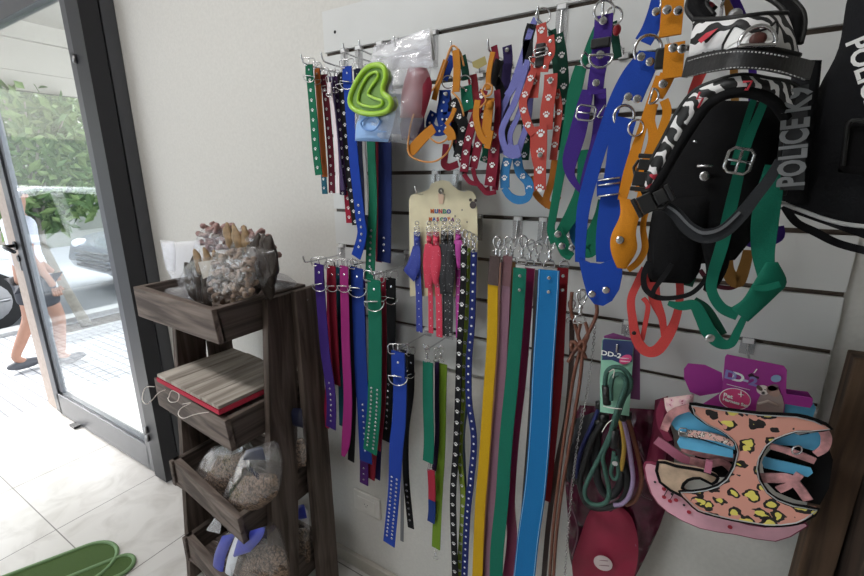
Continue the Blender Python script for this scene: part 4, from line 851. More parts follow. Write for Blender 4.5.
t = thing('price_label', 'small mustard paper label folded behind the harness bundle', 'label', P(480, 62, .86)); plate([(472, 62), (485, 56), (487, 64), (478, 69), (473, 67)], .86, .0006).build('paper', mat('mustard_paper', '#b0a468', .7), t)
# -- second bundle: orange and crimson paw harness
t = H('small_harness', 'crimson paw-print harness with long loops hanging below the orange one', (490, 44, .80), [
    ('strap', [(494, 46), (496, 62), (493, 80)], .80, CRI, 6), ('strap', [(484, 90), (478, 108), (472, 126), (467, 146), (464, 172)], .785, CRI, 8, PAWK),
    ('strap', [(484, 110), (480, 134), (477, 150), (473, 168)], .79, CRI, 8, PAWK), ('strap', [(494, 130), (494, 150), (492, 170), (490, 186)], .78, CRI, 11, PAWK),
    ('strap', [(497, 90), (498, 110), (496, 140), (497, 168), (495, 190)], .785, CRI, 6), ('lower_strap', [(464, 174, 4), (470, 182, 4), (480, 185, 4), (486, 193, 4), (496, 192, 4)], .785, CRI, 4),
    ('lower_strap', [(473, 168, 4), (476, 180, 4), (484, 190, 5), (490, 190, 8)], .79, CRI, 5)])
t = H('small_harness', 'orange suede harness over the crimson paw-print one', (491, 60, .785), [
    ('strap', [(493, 52), (489, 72), (488, 90)], .775, OR, 5), ('strap', [(490, 98), (488, 115), (486, 136)], .77, OR, 9), ('strap', [(478, 100), (476, 116), (480, 134), (486, 142)], .768, OR, 6),
    ('strap', [(486, 139), (492, 140)], .766, OR, 16, dict(th=.003))])
MB().tube(catmull([P(*q, .765) for q in ((482, 92), (486, 84), (492, 86), (491, 94), (485, 96), (481, 90), (486, 100), (480, 108))], 5), .0018, 7).build('cord_knot', ORC, t); MB().ellipsoid(P(490, 105, .764), (.007, .006, .008)).build('bead', OR, t)
t = H('small_harness', 'black strap harness knotted on the hook above the orange suede harness', (494, 60, .80), [('strap', [(500, 60), (494, 74), (492, 86)], .79, BKW, 9), ('strap', [(488, 70), (496, 80), (504, 98)], .80, BKW, 8)])
t = H('small_harness', 'dark purple harness top hanging behind, left of the lavender one', (506, 44, .83), [('strap', [(507, 46), (508, 60), (506, 80), (505, 110)], .83, web('#33245c'), 9)]); rivet(t, 507, 50, .826)
t = H('small_harness', 'dark green harness bits between the crimson loops', (486, 150, .82), [('strap', [(486, 140), (487, 152), (484, 162)], .82, GN, 9, PAWK), ('strap', [(505, 60), (504, 100), (506, 150)], .85, BKW, 10)])
# -- lavender and coral bundle
t = H('paw_harness', 'lavender blue shiny harness bunched in long loops, left of the coral one', (534, 20, .80), [
    ('strap', [(536, 18), (531, 30), (526, 46), (518, 70), (510, 92), (500, 116), (498, 140), (503, 152)], .79, LAV, 6), ('strap', [(528, 60), (521, 84), (514, 104), (502, 130), (506, 150), (512, 156)], .775, LAV, 6),
    ('strap', [(530, 66), (526, 90), (518, 116), (510, 136), (514, 158)], .78, LAV, 5), ('strap', [(524, 66), (515, 84), (507, 96)], .785, LAV, 7), ('strap', [(532, 24), (528, 40), (528, 62)], .79, BKW, 10),
    ('strap', [(531, 90), (528, 120), (522, 140), (516, 158)], .785, LAV, 6), ('lower_strap', [(506, 148), (513, 152), (520, 150)], .765, LAV, 12)])
t = H('paw_harness', 'light blue paw-print harness loops hanging under the lavender one', (508, 160, .79), [
    ('strap', [(508, 158), (505, 172), (505, 188)], .79, LBL, 9, PAWK), ('strap', [(517, 158), (520, 172), (528, 182), (530, 192)], .795, LBL, 9, PAWK),
    ('lower_strap', [(504, 188, 6), (510, 196, 7), (518, 200, 8), (527, 198, 7), (531, 188, 6)], .785, LBL, 6)])
t = H('paw_harness', 'coral red paw-print harness hanging in front of its bundle', (541, 20, .775), [
    ('strap', [(541, 24), (542, 40), (537, 58), (535, 76), (533, 98)], .775, COR, 10, PAWK), ('strap', [(550, 36), (551, 52), (546, 62), (544, 72)], .77, COR, 8, dict(deco='stud', step=.02, size=.009)),
    ('strap', [(533, 72), (527, 90), (523, 104), (528, 124), (534, 134)], .768, COR, 8, PAWK), ('chest_strap', [(551, 74), (550, 90), (547, 110), (546, 130)], .765, COR, 13, PAWK),
    ('strap', [(556, 90), (559, 110), (556, 136), (553, 160)], .775, COR, 7, PAWK), ('chest_strap', [(541, 126), (541, 145), (540, 168), (540, 190)], .755, COR, 12, dict(deco='paw', decomat=PAWW, step=.030, size=.015)),
    ('strap', [(533, 130), (533, 150), (536, 166)], .77, COR, 5)])
ring(t, P(543, 16, .785), .012, .0013); rect_ring(t, P(541, 52, .765), .022, .012, .0013, 10, name='buckle'); dring(t, P(536, 57, .77), .011); rivet(t, 550, 80, .758, .0035); rivet(t, 540, 155, .75, .0042)
MB().box(P(537, 62, .768)+Vector((-.004, 0, -.008)), P(541, 48, .768)+Vector((.006, .008, .008))).build('black_fastener', BLACKP, t, bevel=.002)
t = H('paw_harness', 'orange loop harness hanging low behind the coral one', (548, 160, .82), [('strap', [(555, 160), (552, 180), (546, 200), (552, 206), (558, 196)], .82, web('#c87a2a'), 7), ('strap', [(533, 176), (536, 194), (548, 206)], .825, web('#c87a2a'), 6)])
t = H('paw_harness', 'dark green paw-print harness behind the coral one', (556, 40, .84), [('strap', [(558, 34), (562, 56), (564, 90), (562, 130)], .84, DGN, 10, PAWK), ('strap', [(552, 30), (558, 80), (560, 150)], .86, DGN, 8), ('strap', [(526, 120), (526, 140), (524, 160)], .82, DGN, 9, PAWK), ('strap', [(566, 100), (567, 130), (560, 150)], .85, BKW, 10)])
# -- purple and green large harnesses
def big(label, loc): return thing('large_harness', label, 'harness', P(*loc))
t = big('purple nylon harness with chrome rings at the top of the third hook', (605, 10, .72))
strap(t, 'top_strap', [(604, 15), (603, 32), (601, 50), (600, 62)], .72, PUR, 18, .004); strap(t, 'strap', [(600, 60), (597, 75), (595, 92)], .715, PUR, 16, .003)
strap(t, 'strap', [(588, 90, 12), (583, 110, 15), (577, 135, 17), (570, 160, 15), (571, 176, 8), (580, 190, 5)], .705, PUR, 16); strap(t, 'strap', [(600, 90), (600, 112), (597, 140), (589, 170), (581, 193, 6)], .712, PUR, 12)
strap(t, 'cross_strap', [(590, 92), (598, 92), (606, 90)], .70, PUR, 4)
ring(t, P(604, 11, .722), .014, .0019); MB().box(P(600, 43, .712)+Vector((-.013, -.001, -.006)), P(600, 43, .712)+Vector((.014, .006, .007))).build('black_keeper', BLACKP, t, bevel=.002)
rivet(t, 603, 21, .714, .0055); rivet(t, 600, 55, .71, .0058); rivet(t, 596, 83, .706, .0052); dring(t, P(601, 55, .706), .0165, .0019, tilt=0); rect_ring(t, P(586, 113, .696), .026, .020, .0016, tilt=-8, name='slider'); dring(t, P(601, 111, .70), .009, .0014, tilt=60)
t = big('green nylon harness falling in long loops behind the purple one', (597, 20, .76))
strap(t, 'strap', [(598, 28), (592, 42), (586, 58), (582, 64)], .755, GN, 9); strap(t, 'strap', [(613, 22), (616, 44), (618, 58)], .77, DGN, 8)
strap(t, 'strap', [(581, 66, 12), (575, 90, 14), (568, 130, 11), (560, 175, 9), (553, 215, 8), (551, 230, 8), (556, 242, 12)], .75, GN, 12)
strap(t, 'strap', [(583, 150, 10), (582, 185, 12), (574, 210, 14), (564, 228, 12), (556, 240, 9)], .755, GN, 12)
strap(t, 'lower_strap', [(556, 230, 12), (561, 240, 13), (566, 252, 12), (572, 257, 8)], .745, GN, 12); strap(t, 'strap', [(604, 200), (600, 216), (591, 235), (582, 247, 14), (590, 252, 12), (600, 240)], .745, GN, 12)
dring(t, P(590, 59, .75), .013, .0017, tilt=-50); rivet(t, 558, 234, .738, .006); rivet(t, 562, 246, .736, .006); rivet(t, 572, 248, .742, .0055); ring(t, P(614, 16, .75), .012, .0016); MB().ellipsoid(P(617, 30, .76), (.006, .006, .008)).build('red_bead', mat('red_bead', '#b02530', .4), t)
t = big('light blue harness loop peeking out between the green loops', (580, 225, .77)); strap(t, 'strap', [(584, 205), (578, 222), (574, 232), (578, 243), (588, 246)], .77, web('#2a88c8'), 9)
# -- large royal blue harness
t = big('large royal blue nylon harness with a wide riveted V-shaped lower strap', (657, 0, .68))
strap(t, 'top_strap', [(660, 0), (656, 14), (650, 30), (643, 42)], .69, BL2, 18, .004); strap(t, 'top_strap', [(650, 52, 23), (645, 66, 24), (637, 84, 24), (631, 100, 22)], .665, BL2, 24, .005)
strap(t, 'strap', [(641, 56, 9), (628, 74, 12), (616, 100, 14), (604, 135, 14), (593, 170, 14), (584, 205, 13), (581, 235, 11), (580, 262, 10)], .675, BL2, 13)
strap(t, 'strap', [(627, 118, 20), (620, 140, 22), (616, 170, 22), (611, 200, 22), (607, 235, 22), (606, 262, 20)], .66, BL2, 22)
b = plate([(578, 258), (590, 263), (600, 264), (622, 256), (622, 276), (619, 290), (612, 301), (603, 306), (594, 304), (587, 295), (583, 280)], .652, .004).build('v_shaped_strap', BL2, t, bevel=.0015)
strap(t, 'folded_slide', [(608, 178), (608, 196)], .652, BL2, 22, .005)
for dz in (179, 184, 195): MB().tube([P(598, dz+1.5, .648), P(620, dz-1.5, .648)], .0014, 7).build('slider_bar', CHROME, t)
ring(t, P(648, 50, .672), .0175, .0022); ring(t, P(624, 116, .668), .0135, .0021)
for q in ((656, 12, .68), (641, 57, .654), (650, 62, .654), (628, 97, .652), (637, 99, .652), (592, 294, .645), (606, 290, .645)): rivet(t, *q, .0052)
# -- large orange harness
t = big('large orange nylon harness with riveted top and a twisted hanging loop', (673, 0, .66))
strap(t, 'top_strap', [(673, -2), (672, 14), (670, 36)], .655, ORB, 22, .005); strap(t, 'top_strap', [(675, 43), (674, 56), (672, 78)], .64, ORB, 20, .005); strap(t, 'strap', [(668, 74, 16), (662, 88, 14), (658, 98, 10)], .645, ORB, 14, .004)
strap(t, 'strap', [(660, 76, 9), (651, 102, 9), (642, 130, 9), (633, 160, 12), (627, 180, 11), (622, 200, 9)], .65, ORB, 10)
strap(t, 'strap', [(655, 104, 7), (651, 120, 8), (653, 140, 10), (644, 166, 8), (638, 192, 7)], .645, ORB, 8); strap(t, 'strap', [(664, 100, 9), (667, 112, 9), (662, 130, 9), (654, 150, 9), (646, 180, 10), (640, 200, 8)], .64, ORB, 9)
pillow([(619, 197, .640), (620, 215, .632), (611, 236, .626), (611, 252, .628), (617, 268, .632)], [(650, 203, .650), (641, 214, .636), (636, 232, .628), (637, 250, .630), (626, 269, .634)], .63, .0035, 16, 8, .1).build('twisted_loop', ORB, t)
strap(t, 'strap', [(648, 204, 6), (643, 226, 6), (645, 248, 7), (638, 262, 7), (628, 270, 6)], .645, ORB, 6)
for q in ((667, 10, .645), (678, 11, .645), (673, 48, .63), (682, 49, .63), (663, 84, .638), (620, 240, .622)): rivet(t, *q, .0052)
dring(t, P(651, 96, .635), .009, .0015, tilt=80); ring(t, P(636, 128, .645), .010, .0014)
MB().box(P(660, 58, .65)+Vector((-.006, 0, -.012)), P(660, 58, .65)+Vector((.006, .01, .012))).build('black_fastener', BLACKP, t, bevel=.002)
# -- large coral harness
t = big('large coral red harness whose twisted loop hangs below the orange one', (690, 60, .68))
strap(t, 'strap', [(702, 70, 12), (692, 95, 10), (684, 125, 9), (676, 155, 8), (666, 190, 8), (660, 225, 7), (652, 262, 8)], .67, CO2, 9)
strap(t, 'strap', [(645, 268, 8), (637, 284, 8), (631, 300, 8), (633, 322, 9), (637, 340, 11), (646, 351, 12), (657, 350, 12), (668, 336, 11), (676, 318, 9), (680, 296, 8), (679, 276, 8)], .655, CO2, 9)
strap(t, 'strap', [(655, 262, 12), (653, 280, 13), (655, 300, 12), (662, 318, 8), (664, 336, 6)], .665, CO2, 12); strap(t, 'strap', [(643, 298, 5), (648, 306, 5), (645, 325, 5), (642, 340, 5)], .66, CO2, 5)
rivet(t, 634, 333, .648, .003, BLACKP)
# -- green harness with twisted loops at the right
t = big('large green harness hanging in twisted loops through the comic-print harness', (760, 90, .64))
strap(t, 'strap', [(768, 92, 8), (760, 112, 9), (750, 135, 10), (742, 160, 10), (736, 185, 12), (729, 215, 13), (722, 245, 13), (713, 275, 12), (712, 292, 11), (722, 308, 12), (738, 315, 14)], .61, GN2, 12)
strap(t, 'strap', [(757, 90, 7), (747, 120, 7), (738, 150, 7), (734, 165, 7)], .625, GN2, 8)
strap(t, 'strap', [(776, 165, 22), (770, 190, 26), (765, 220, 28), (763, 250, 24), (766, 275, 18)], .595, GN2, 26)
pillow([(766, 262, .585), (752, 285, .582), (742, 300, .582), (730, 308, .586)], [(778, 262, .590), (787, 282, .594), (776, 296, .590), (748, 322, .586)], .585, .004, 16, 10, .1, 3).build('twisted_loop', GN2, t)
strap(t, 'strap', [(752, 288, 5), (765, 288, 8), (780, 284, 8)], .578, GN2, 6)
strap(t, 'lower_strap', [(668, 303, 5), (680, 306, 10), (694, 305, 12), (701, 316, 14), (709, 332, 16), (720, 343, 14), (731, 343, 10), (738, 330, 8), (744, 318, 7)], .60, GN2, 12); strap(t, 'strap', [(694, 300, 8), (706, 308, 9), (716, 322, 9), (724, 334, 7)], .61, DGN, 8)
rivet(t, 710, 338, .59, .0052); b = MB()
rect_ring(t, P(739, 161, .60), .026, .026, .0018, tilt=-10, name='roller_buckle', prong=True)
t = big('large dark green strap deep inside the comic-print harness', (690, 160, .72)); strap(t, 'strap', [(690, 110), (684, 200), (690, 260), (684, 285)], .72, DGN, 18)
t = big('purple harness loop half hidden behind the right green strap', (748, 200, .76)); strap(t, 'strap', [(728, -14, 8, .70), (750, 40, 8, .74), (752, 110, 8, .76), (746, 160, 8), (742, 200, 8), (738, 225, 9), (745, 240, 10), (760, 244, 10), (779, 238, 9), (780, 226, 8)], .76, PUR, 9)
t = big('brown and mustard harness loop behind the green straps', (740, 250, .78)); strap(t, 'strap', [(726, -14, 8, .72), (732, 40, 8, .76), (735, 120, 8, .78), (730, 200, 9), (728, 258, 10), (730, 275, 14), (738, 282, 14), (745, 265, 12), (748, 250, 10)], .78, web('#b08040'), 12); strap(t, 'strap', [(700, 270, 5), (712, 284, 5), (730, 288, 5), (742, 282, 5)], .79, web('#5a1f30'), 5)
# ============================================================ COMIC-PRINT HARNESS
def comicmat(nm='comic_black_white_print', sc_=26, th_=.47):
    m, N, L, b = nodes(nm); b.inputs['Roughness'].default_value = .55
    tc = N.new('ShaderNodeTexCoord'); wv = N.new('ShaderNodeTexWave'); wv.inputs['Scale'].default_value = sc_; wv.inputs['Distortion'].default_value = 9; wv.inputs['Detail'].default_value = 1.5; wv.inputs['Detail Scale'].default_value = 1.4; wv.bands_direction = 'DIAGONAL'
    L.new(tc.outputs['Object'], wv.inputs['Vector']); nz = N.new('ShaderNodeTexNoise'); nz.inputs['Scale'].default_value = 22; L.new(tc.outputs['Object'], nz.inputs['Vector'])
    r = N.new('ShaderNodeValToRGB'); r.color_ramp.interpolation = 'CONSTANT'; e = r.color_ramp.elements; e[0].color = lin('#111113'); e[1].position = th_; e[1].color = lin('#dedcdc')
    L.new(wv.outputs['Fac'], r.inputs[0]); g = N.new('ShaderNodeMath'); g.operation = 'GREATER_THAN'; g.inputs[1].default_value = .70; L.new(nz.outputs['Fac'], g.inputs[0])
    mx = N.new('ShaderNodeMix'); mx.data_type = 'RGBA'; mx.inputs[7].default_value = lin('#b3263a'); L.new(g.outputs[0], mx.inputs[0]); L.new(r.outputs[0], mx.inputs[6]); L.new(mx.outputs[2], b.inputs['Base Color']); return m
COM = comicmat(); COM2 = comicmat('comic_dark_print', 34, .66); NEO = mat('black_neoprene', '#0e0e10', .85, bump=.3, scale=500, spec=.2); PIP = mat('black_piping', '#0a0a0b', .6)
t = thing('comic_print_harness', 'large black harness with black, white and red comic print and a leather handle', 'harness', P(745, 20, .58))
def arcpad(out, inn, m, name, th=.012, n=8, parent=None, bul=.006):
    """curved padded band between an outer and an inner edge (px, py, Y)"""
    A = catmull([P(*q) for q in out], n); B = catmull([P(*q) for q in inn], n); k = min(len(A), len(B)); A, B = A[:k], B[:k]; nc = 6; vs = []
    for side in (-1, 1):
        for i in range(k):
            for j in range(nc+1):
                u = j/nc; vs.append(A[i].lerp(B[i], u)+Vector((0, side*(th*.3+bul*4*u*(1-u)), 0)))
    M = k*(nc+1); fs = []
    for i in range(k-1):
        for j in range(nc):
            a = i*(nc+1)+j; fs += [(a, a+1, a+nc+2, a+nc+1), (M+a, M+a+nc+1, M+a+nc+2, M+a+1)]
        a = i*(nc+1); fs += [(a, a+nc+1, M+a+nc+1, M+a), (a+nc, M+a+nc, M+a+2*nc+1, a+2*nc+1)]
    o = MB().add(vs, fs).build(name, m, parent or t)
    b = MB(); b.tube([p_-Vector((0, th*.2, 0)) for p_ in A], .0028, 7); o1 = b.build('edge_piping', PIP, parent or t); b = MB(); b.tube([p_-Vector((0, th*.2, 0)) for p_ in B], .0028, 7); b.build('edge_piping', PIP, parent or t); return o
# back panel with print
arcpad([(694, 20, .60), (715, 20, .575), (740, 18, .56), (765, 15, .565), (786, 14, .59)], [(688, 60, .60), (712, 54, .575), (742, 50, .56), (772, 50, .565), (799, 56, .59)], COM, 'printed_back_panel')
# white eye area with black outline, tongue
pan = [P(*q) for q in ((722, 50, .553), (731, 30, .552), (738, 26, .55), (752, 32, .546), (768, 28, .549), (777, 22, .555), (775, 40, .552), (762, 47, .549), (742, 47, .547))]
MB().prism(pan, (0, .0012, 0)).build('white_print_patch', WHITE, t)
MB().tube(catmull([p_-Vector((0, .0004, 0)) for p_ in pan], 3, True), .0011, 6, True).build('print_outline', PIP, t)
MB().prism([P(*q) for q in ((698, 40, .572), (706, 33, .566), (718, 28, .560), (710, 36, .563), (701, 43, .569))], (0, .0015, 0)).build('red_print_patch', mat('red_print', '#c0303f', .5), t)
# loops at the top
arcpad([(696, 22, .60), (687, 8, .61), (698, -12, .62), (730, -22, .62), (770, -14, .62), (797, 6, .61), (804, 22, .60), (800, 44, .59)], [(714, 16, .60), (706, 4, .61), (716, -6, .62), (738, -8, .62), (762, -4, .62), (779, 6, .61), (786, 18, .60), (786, 40, .59)], NEO, 'neck_loop')
MB().disc(P(735, 16, .565), (0, -1, 0), .0065, .004, 14, 0, True).build('snap_button', STEEL, t)
arcpad([(707, 2, .63), (700, 10, .63), (695, 24, .62)], [(716, 6, .63), (709, 14, .63), (703, 24, .62)], mat('red_neoprene', '#a8303e', .7), 'red_trim', .006)
# handle
strap(t, 'handle', [(686, 69, 18, .585), (706, 64, 19, .56), (730, 60, 20, .535), (755, 60, 20, .53), (782, 64, 20, .54), (809, 71, 21, .575)], .55, leath('#1a1a1c'), 18, .006, label='black leather handle with white stitching')
hp = [(688, 61, .578), (706, 56, .553), (730, 52, .528), (755, 52, .523), (782, 56, .533), (806, 63, .566)]; hq = [(688, 77, .578), (706, 72, .553), (730, 68, .528), (755, 68, .523), (782, 72, .533), (806, 80, .566)]
b = MB()
for pl_ in (hp, hq):
    V = catmull([P(*q) for q in pl_], 14)
    for i in range(0, len(V)-1, 2): b.tube([V[i], V[i+1]], .0006, 4)
b.build('stitching', mat('grey_thread', '#b8b8b8', .7), t)
dring(t, P(757, 45, .535), .016, .0018, tilt=180); MB().ellipsoid(P(758, 39, .54), (.007, .004, .006)).build('brown_tab', leath('#5a2f28'), t)
# front arch with print
arcpad([(799, 90, .58), (788, 83, .57), (770, 80, .56), (742, 76, .55), (716, 82, .55), (694, 92, .555), (678, 112, .56), (664, 138, .565), (650, 164, .57), (642, 182, .575)],
       [(786, 118, .58), (776, 104, .57), (764, 96, .56), (744, 92, .55), (724, 95, .55), (708, 105, .555), (693, 124, .56), (678, 148, .565), (664, 172, .57), (650, 194, .575)], COM2, 'printed_chest_arch', .014)
arcpad([(797, 96, .59), (795, 130, .60), (790, 165, .61), (783, 195, .62)], [(784, 110, .59), (782, 140, .60), (777, 170, .61), (768, 205, .62)], NEO, 'side_band')
for q in (((700, 92), (697, 99), (703, 98), (698, 108)), ((743, 82), (752, 81), (747, 90), (745, 89))):
    MB().tube([P(x, y, .535) for x, y in q], .0012, 5).build('red_zigzag_print', mat('red_print', '#c0303f', .5), t)
MB().tube(catmull([P(*q) for q in ((786, 118, .575), (776, 104, .565), (764, 96, .555), (744, 92, .545), (724, 95, .545), (708, 105, .55), (693, 124, .555), (678, 148, .56), (664, 172, .565), (650, 194, .57))], 6), .0055, 8).build('rolled_edge', NEO, t)
# black lining inside
pillow([(712, 100), (688, 130), (668, 160), (655, 200), (648, 240), (647, 270)], [(780, 102), (781, 130), (779, 160), (775, 195), (762, 225), (735, 260)], .66, .02, 20, 14, .05, 9).build('inner_padding', NEO, t)
pillow([(655, 200), (650, 240), (647, 270), (650, 282)], [(712, 195), (704, 240), (700, 270), (690, 284)], .64, .012, 14, 10, .05, 10).build('belly_pad', NEO, t)
pillow([(700, 240), (706, 270), (703, 290)], [(732, 235), (728, 268), (712, 296)], .63, .008, 12, 10, .05, 11).build('side_pad', NEO, t)
SG = web('#34363a'); strap(t, 'strap', [(646, 172, 9), (644, 186, 9), (650, 197, 10), (662, 204, 11), (676, 214, 13), (688, 228, 15), (704, 236, 17), (722, 232, 16), (740, 216, 15), (756, 196, 13), (770, 178, 12), (780, 160, 10)], .575, SG, 12, .003)
strap(t, 'strap', [(652, 197, 2.5), (662, 203, 2.5), (676, 212, 3), (690, 226, 3), (704, 233, 4), (722, 228, 3.5), (740, 212, 3)], .571, web('#77797d'), 3, .0015)
def sidebuckle(px, py, Y, rot=0, nm='side_release_buckle'):
    c = P(px, py, Y); b = MB(); R_ = Matrix.Rotation(math.radians(rot), 3, 'Y')
    for (ax, az, bx, bz) in ((-.011, -.016, .011, .0), (-.008, .002, .008, .014), (-.012, -.022, .012, -.017), (-.010, .015, .010, .020)):
        b.hexa([c+R_ @ Vector(v) for v in ((ax, -.005, az), (bx, -.005, az), (bx, .004, az), (ax, .004, az), (ax, -.005, bz), (bx, -.005, bz), (bx, .004, bz), (ax, .004, bz))])
    for sg in (-1, 1): b.tube([c+R_ @ Vector((sg*.010, 0, -.004)), c+R_ @ Vector((sg*.013, 0, .004)), c+R_ @ Vector((sg*.009, 0, .013))], .002, 6)
    return b.build(nm, BLACKP, t, bevel=.001)
sidebuckle(645, 172, .57, 5); sidebuckle(654, 200, .568, 60)
MB().tube([P(697, 166, .63), P(713, 166, .63)], .0018, 6).build('metal_bar', CHROME, t); rivet(t, 704.5, 176, .63, .0058); MB().tube([P(693, 141, .64), P(697, 142, .64)], .0014, 6).build('metal_tip', CHROME, t)
strap(t, 'strap', [(649, 262, 6), (644, 274, 6), (645, 288, 6), (656, 297, 6), (672, 298, 5), (690, 294, 5), (702, 284, 5), (706, 276, 5)], .625, BKW, 6); strap(t, 'strap', [(672, 264, 5), (664, 276, 5), (655, 288, 5), (652, 296, 5)], .622, BKW, 5)
# ============================================================ K9 VESTS
VB = mat('black_vest_fabric', '#141519', .8, bump=.4, scale=500, spec=.25); RF = mat('reflective_grey_letters', '#6c6e70', .4, var=.15, scale=14)
t = thing('working_dog_vest', 'black working dog vest with a grey-lettered side patch, next to the comic-print harness', 'harness', P(800, 60, .62))
pillow([(796, 60), (786, 100), (778, 150), (776, 200)], [(822, 60), (818, 100), (812, 150), (806, 205)], .645, .012, 14, 8, .05).build('vest_side', VB, t)
pt = [(788, 88, .572), (809, 84, .57), (804, 190, .57), (780, 190, .572)]
MB().prism([P(*q) for q in pt], (0, .003, 0)).build('patch', mat('patch_black', '#1c1d20', .6), t, bevel=.001)
a = P(791.5, 187, .569); c = P(799, 87, .567); ry_ = None; d = (c-a); 
rx_ = d.normalized(); ry_ = (Vector((0, -1, 0)).cross(rx_)).normalized()
MB().text('POLICE K9', a.lerp(c, .5)-Vector((0, .001, 0)), .030, rx_, ry_, bold=.0009, sx=.98*d.length/.139, depth=.0005).build('patch_lettering', RF, t)
t = thing('working_dog_vest', 'large black working dog vest with white lettering at the top right edge', 'harness', P(860, 60, .62))
pillow([(860, -30), (847, 0), (838, 50), (818, 90), (808, 130), (806, 165), (788, 195), (784, 210)], [(930, -30), (930, 0), (930, 50), (930, 100), (930, 150), (930, 190), (930, 230), (930, 262)], .66, .03, 24, 18, .05, 5).build('vest_body', VB, t)
pillow([(845, 120), (842, 145), (838, 172)], [(900, 126), (900, 150), (900, 180)], .625, .006, 12, 10, .05).build('side_pocket', NEO, t)
V = catmull([P(*q) for q in ((843, 166, .618), (846, 140, .616), (850, 122, .616), (868, 122, .614), (900, 128, .614))], 6); MB().tube(V, .0022, 6).build('pocket_seam', PIP, t)
V = catmull([P(*q) for q in ((782, 203, .63), (800, 210, .62), (822, 218, .615), (845, 224, .61), (880, 228, .61))], 6); MB().tube(V, .0022, 6).build('grey_seam', mat('grey_thread', '#b8b8b8', .7), t)
strap(t, 'belly_strap', [(784, 206, 8), (796, 222, 9), (815, 232, 10), (840, 244, 10), (880, 254, 11)], .65, BKW, 9)
a = P(851, 42, .618); c = P(873, 112, .612); rx_ = (c-a).normalized(); ry_ = (Vector((0, -1, 0)).cross(rx_)).normalized()
MB().text('POLICE K9', a-Vector((0, .012, 0)), .021, rx_, ry_, bold=.0006, align='LEFT', depth=.0005).build('lettering', WHITE, t)
# ============================================================ MAROON DOG COAT BEHIND THE ROPES
MAR = mat('maroon_quilted_nylon', '#541630', .22, bump=1, scale=45, var=.3); CRB = mat('crimson_lining', '#8c1a3a', .6, bump=.15, scale=60)
t = thing('dog_coat', 'maroon shiny dog coat with crimson lining and a round pale patch, behind the rope leashes', 'dog coat', P(615, 430, .88))
pillow([(580, 405), (570, 430), (565, 470), (568, 520), (569, 552), (578, 590)], [(664, 410), (674, 440), (672, 480), (662, 520), (644, 560), (628, 590)], .885, .022, 26, 20, .5, 30, fs=26).build('shell', MAR, t)
pillow([(598, 504), (588, 514), (579, 540), (572, 565), (576, 590)], [(618, 504), (631, 516), (638, 540), (637, 565), (630, 590)], .856, .007, 18, 12, .5, 31, .3).build('lining', CRB, t)
MB().disc(P(603, 563, .84), (.15, -1, 0), .019, .001, 28).build('round_patch', mat('pale_patch', '#c9b8b8', .6), t)
MB().tube([P(598, 560, .8385), P(608, 561, .8385)], .0008, 5).tube([P(597, 565, .8385), P(609, 566, .8385)], .0008, 5).build('patch_print', mat('patch_ink', '#8c6a74', .6), t)
pillow([(572, 420), (566, 450), (566, 480)], [(600, 410), (596, 450), (588, 490)], .87, .016, 16, 10, .5, 33).build('collar_fold', mat('black_satin', '#15151c', .4, bump=.3, scale=40), t)
for pts in (((640, 452), (646, 470), (640, 492), (652, 500)), ((600, 505), (612, 508), (625, 520), (636, 546)), ((574, 470), (570, 500), (578, 530), (572, 556))):
    MB().tube(catmull([P(x, y, .856) for x, y in pts], 6), .0014, 6).build('seam_piping', mat('mauve_piping', '#8a5f70', .4), t)
# ============================================================ LEOPARD HARNESS PACK
LEO = None
m, N, L, b = nodes('pink_leopard_print'); b.inputs['Roughness'].default_value = .55
tc = N.new('ShaderNodeTexCoord'); nz = N.new('ShaderNodeTexNoise'); nz.inputs['Scale'].default_value = 55; ad = N.new('ShaderNodeVectorMath'); ad.operation = 'MULTIPLY_ADD'; ad.inputs[1].default_value = (.022,)*3
mp = N.new('ShaderNodeMapping'); mp.inputs['Scale'].default_value = (1, 1, 1.1)
v = N.new('ShaderNodeTexVoronoi'); v.inputs['Scale'].default_value = 40; v.inputs['Randomness'].default_value = .75
L.new(tc.outputs['Object'], mp.inputs[0]); L.new(mp.outputs[0], nz.inputs['Vector']); L.new(nz.outputs['Color'], ad.inputs[0]); L.new(mp.outputs[0], ad.inputs[2]); L.new(ad.outputs[0], v.inputs['Vector'])
r = N.new('ShaderNodeValToRGB'); r.color_ramp.interpolation = 'CONSTANT'; e = r.color_ramp.elements; e[0].color = lin('#e6d96a'); e[1].position = .27; e[1].color = lin('#1b1516'); k = e.new(.44); k.color = lin('#dc9c8c')
n2 = N.new('ShaderNodeTexNoise'); n2.inputs['Scale'].default_value = 60; n2.inputs['Detail'].default_value = 0; L.new(tc.outputs['Object'], n2.inputs['Vector'])
g = N.new('ShaderNodeMath'); g.operation = 'GREATER_THAN'; g.inputs[1].default_value = .63; L.new(n2.outputs['Fac'], g.inputs[0])
lt = N.new('ShaderNodeMath'); lt.operation = 'GREATER_THAN'; lt.inputs[1].default_value = .27; L.new(v.outputs['Distance'], lt.inputs[0]); mu = N.new('ShaderNodeMath'); mu.operation = 'MULTIPLY'; L.new(g.outputs[0], mu.inputs[0]); L.new(lt.outputs[0], mu.inputs[1])
mx = N.new('ShaderNodeMix'); mx.data_type = 'RGBA'; mx.inputs[7].default_value = lin('#dc9c8c'); L.new(mu.outputs[0], mx.inputs[0]); L.new(v.outputs['Distance'], r.inputs[0]); L.new(r.outputs[0], mx.inputs[6]); L.new(mx.outputs[2], b.inputs['Base Color']); LEO = m
t = thing('leopard_print_harness', 'pink and yellow leopard-print dog harness with black edging, front of the boxed harnesses', 'harness', P(745, 450, .74))
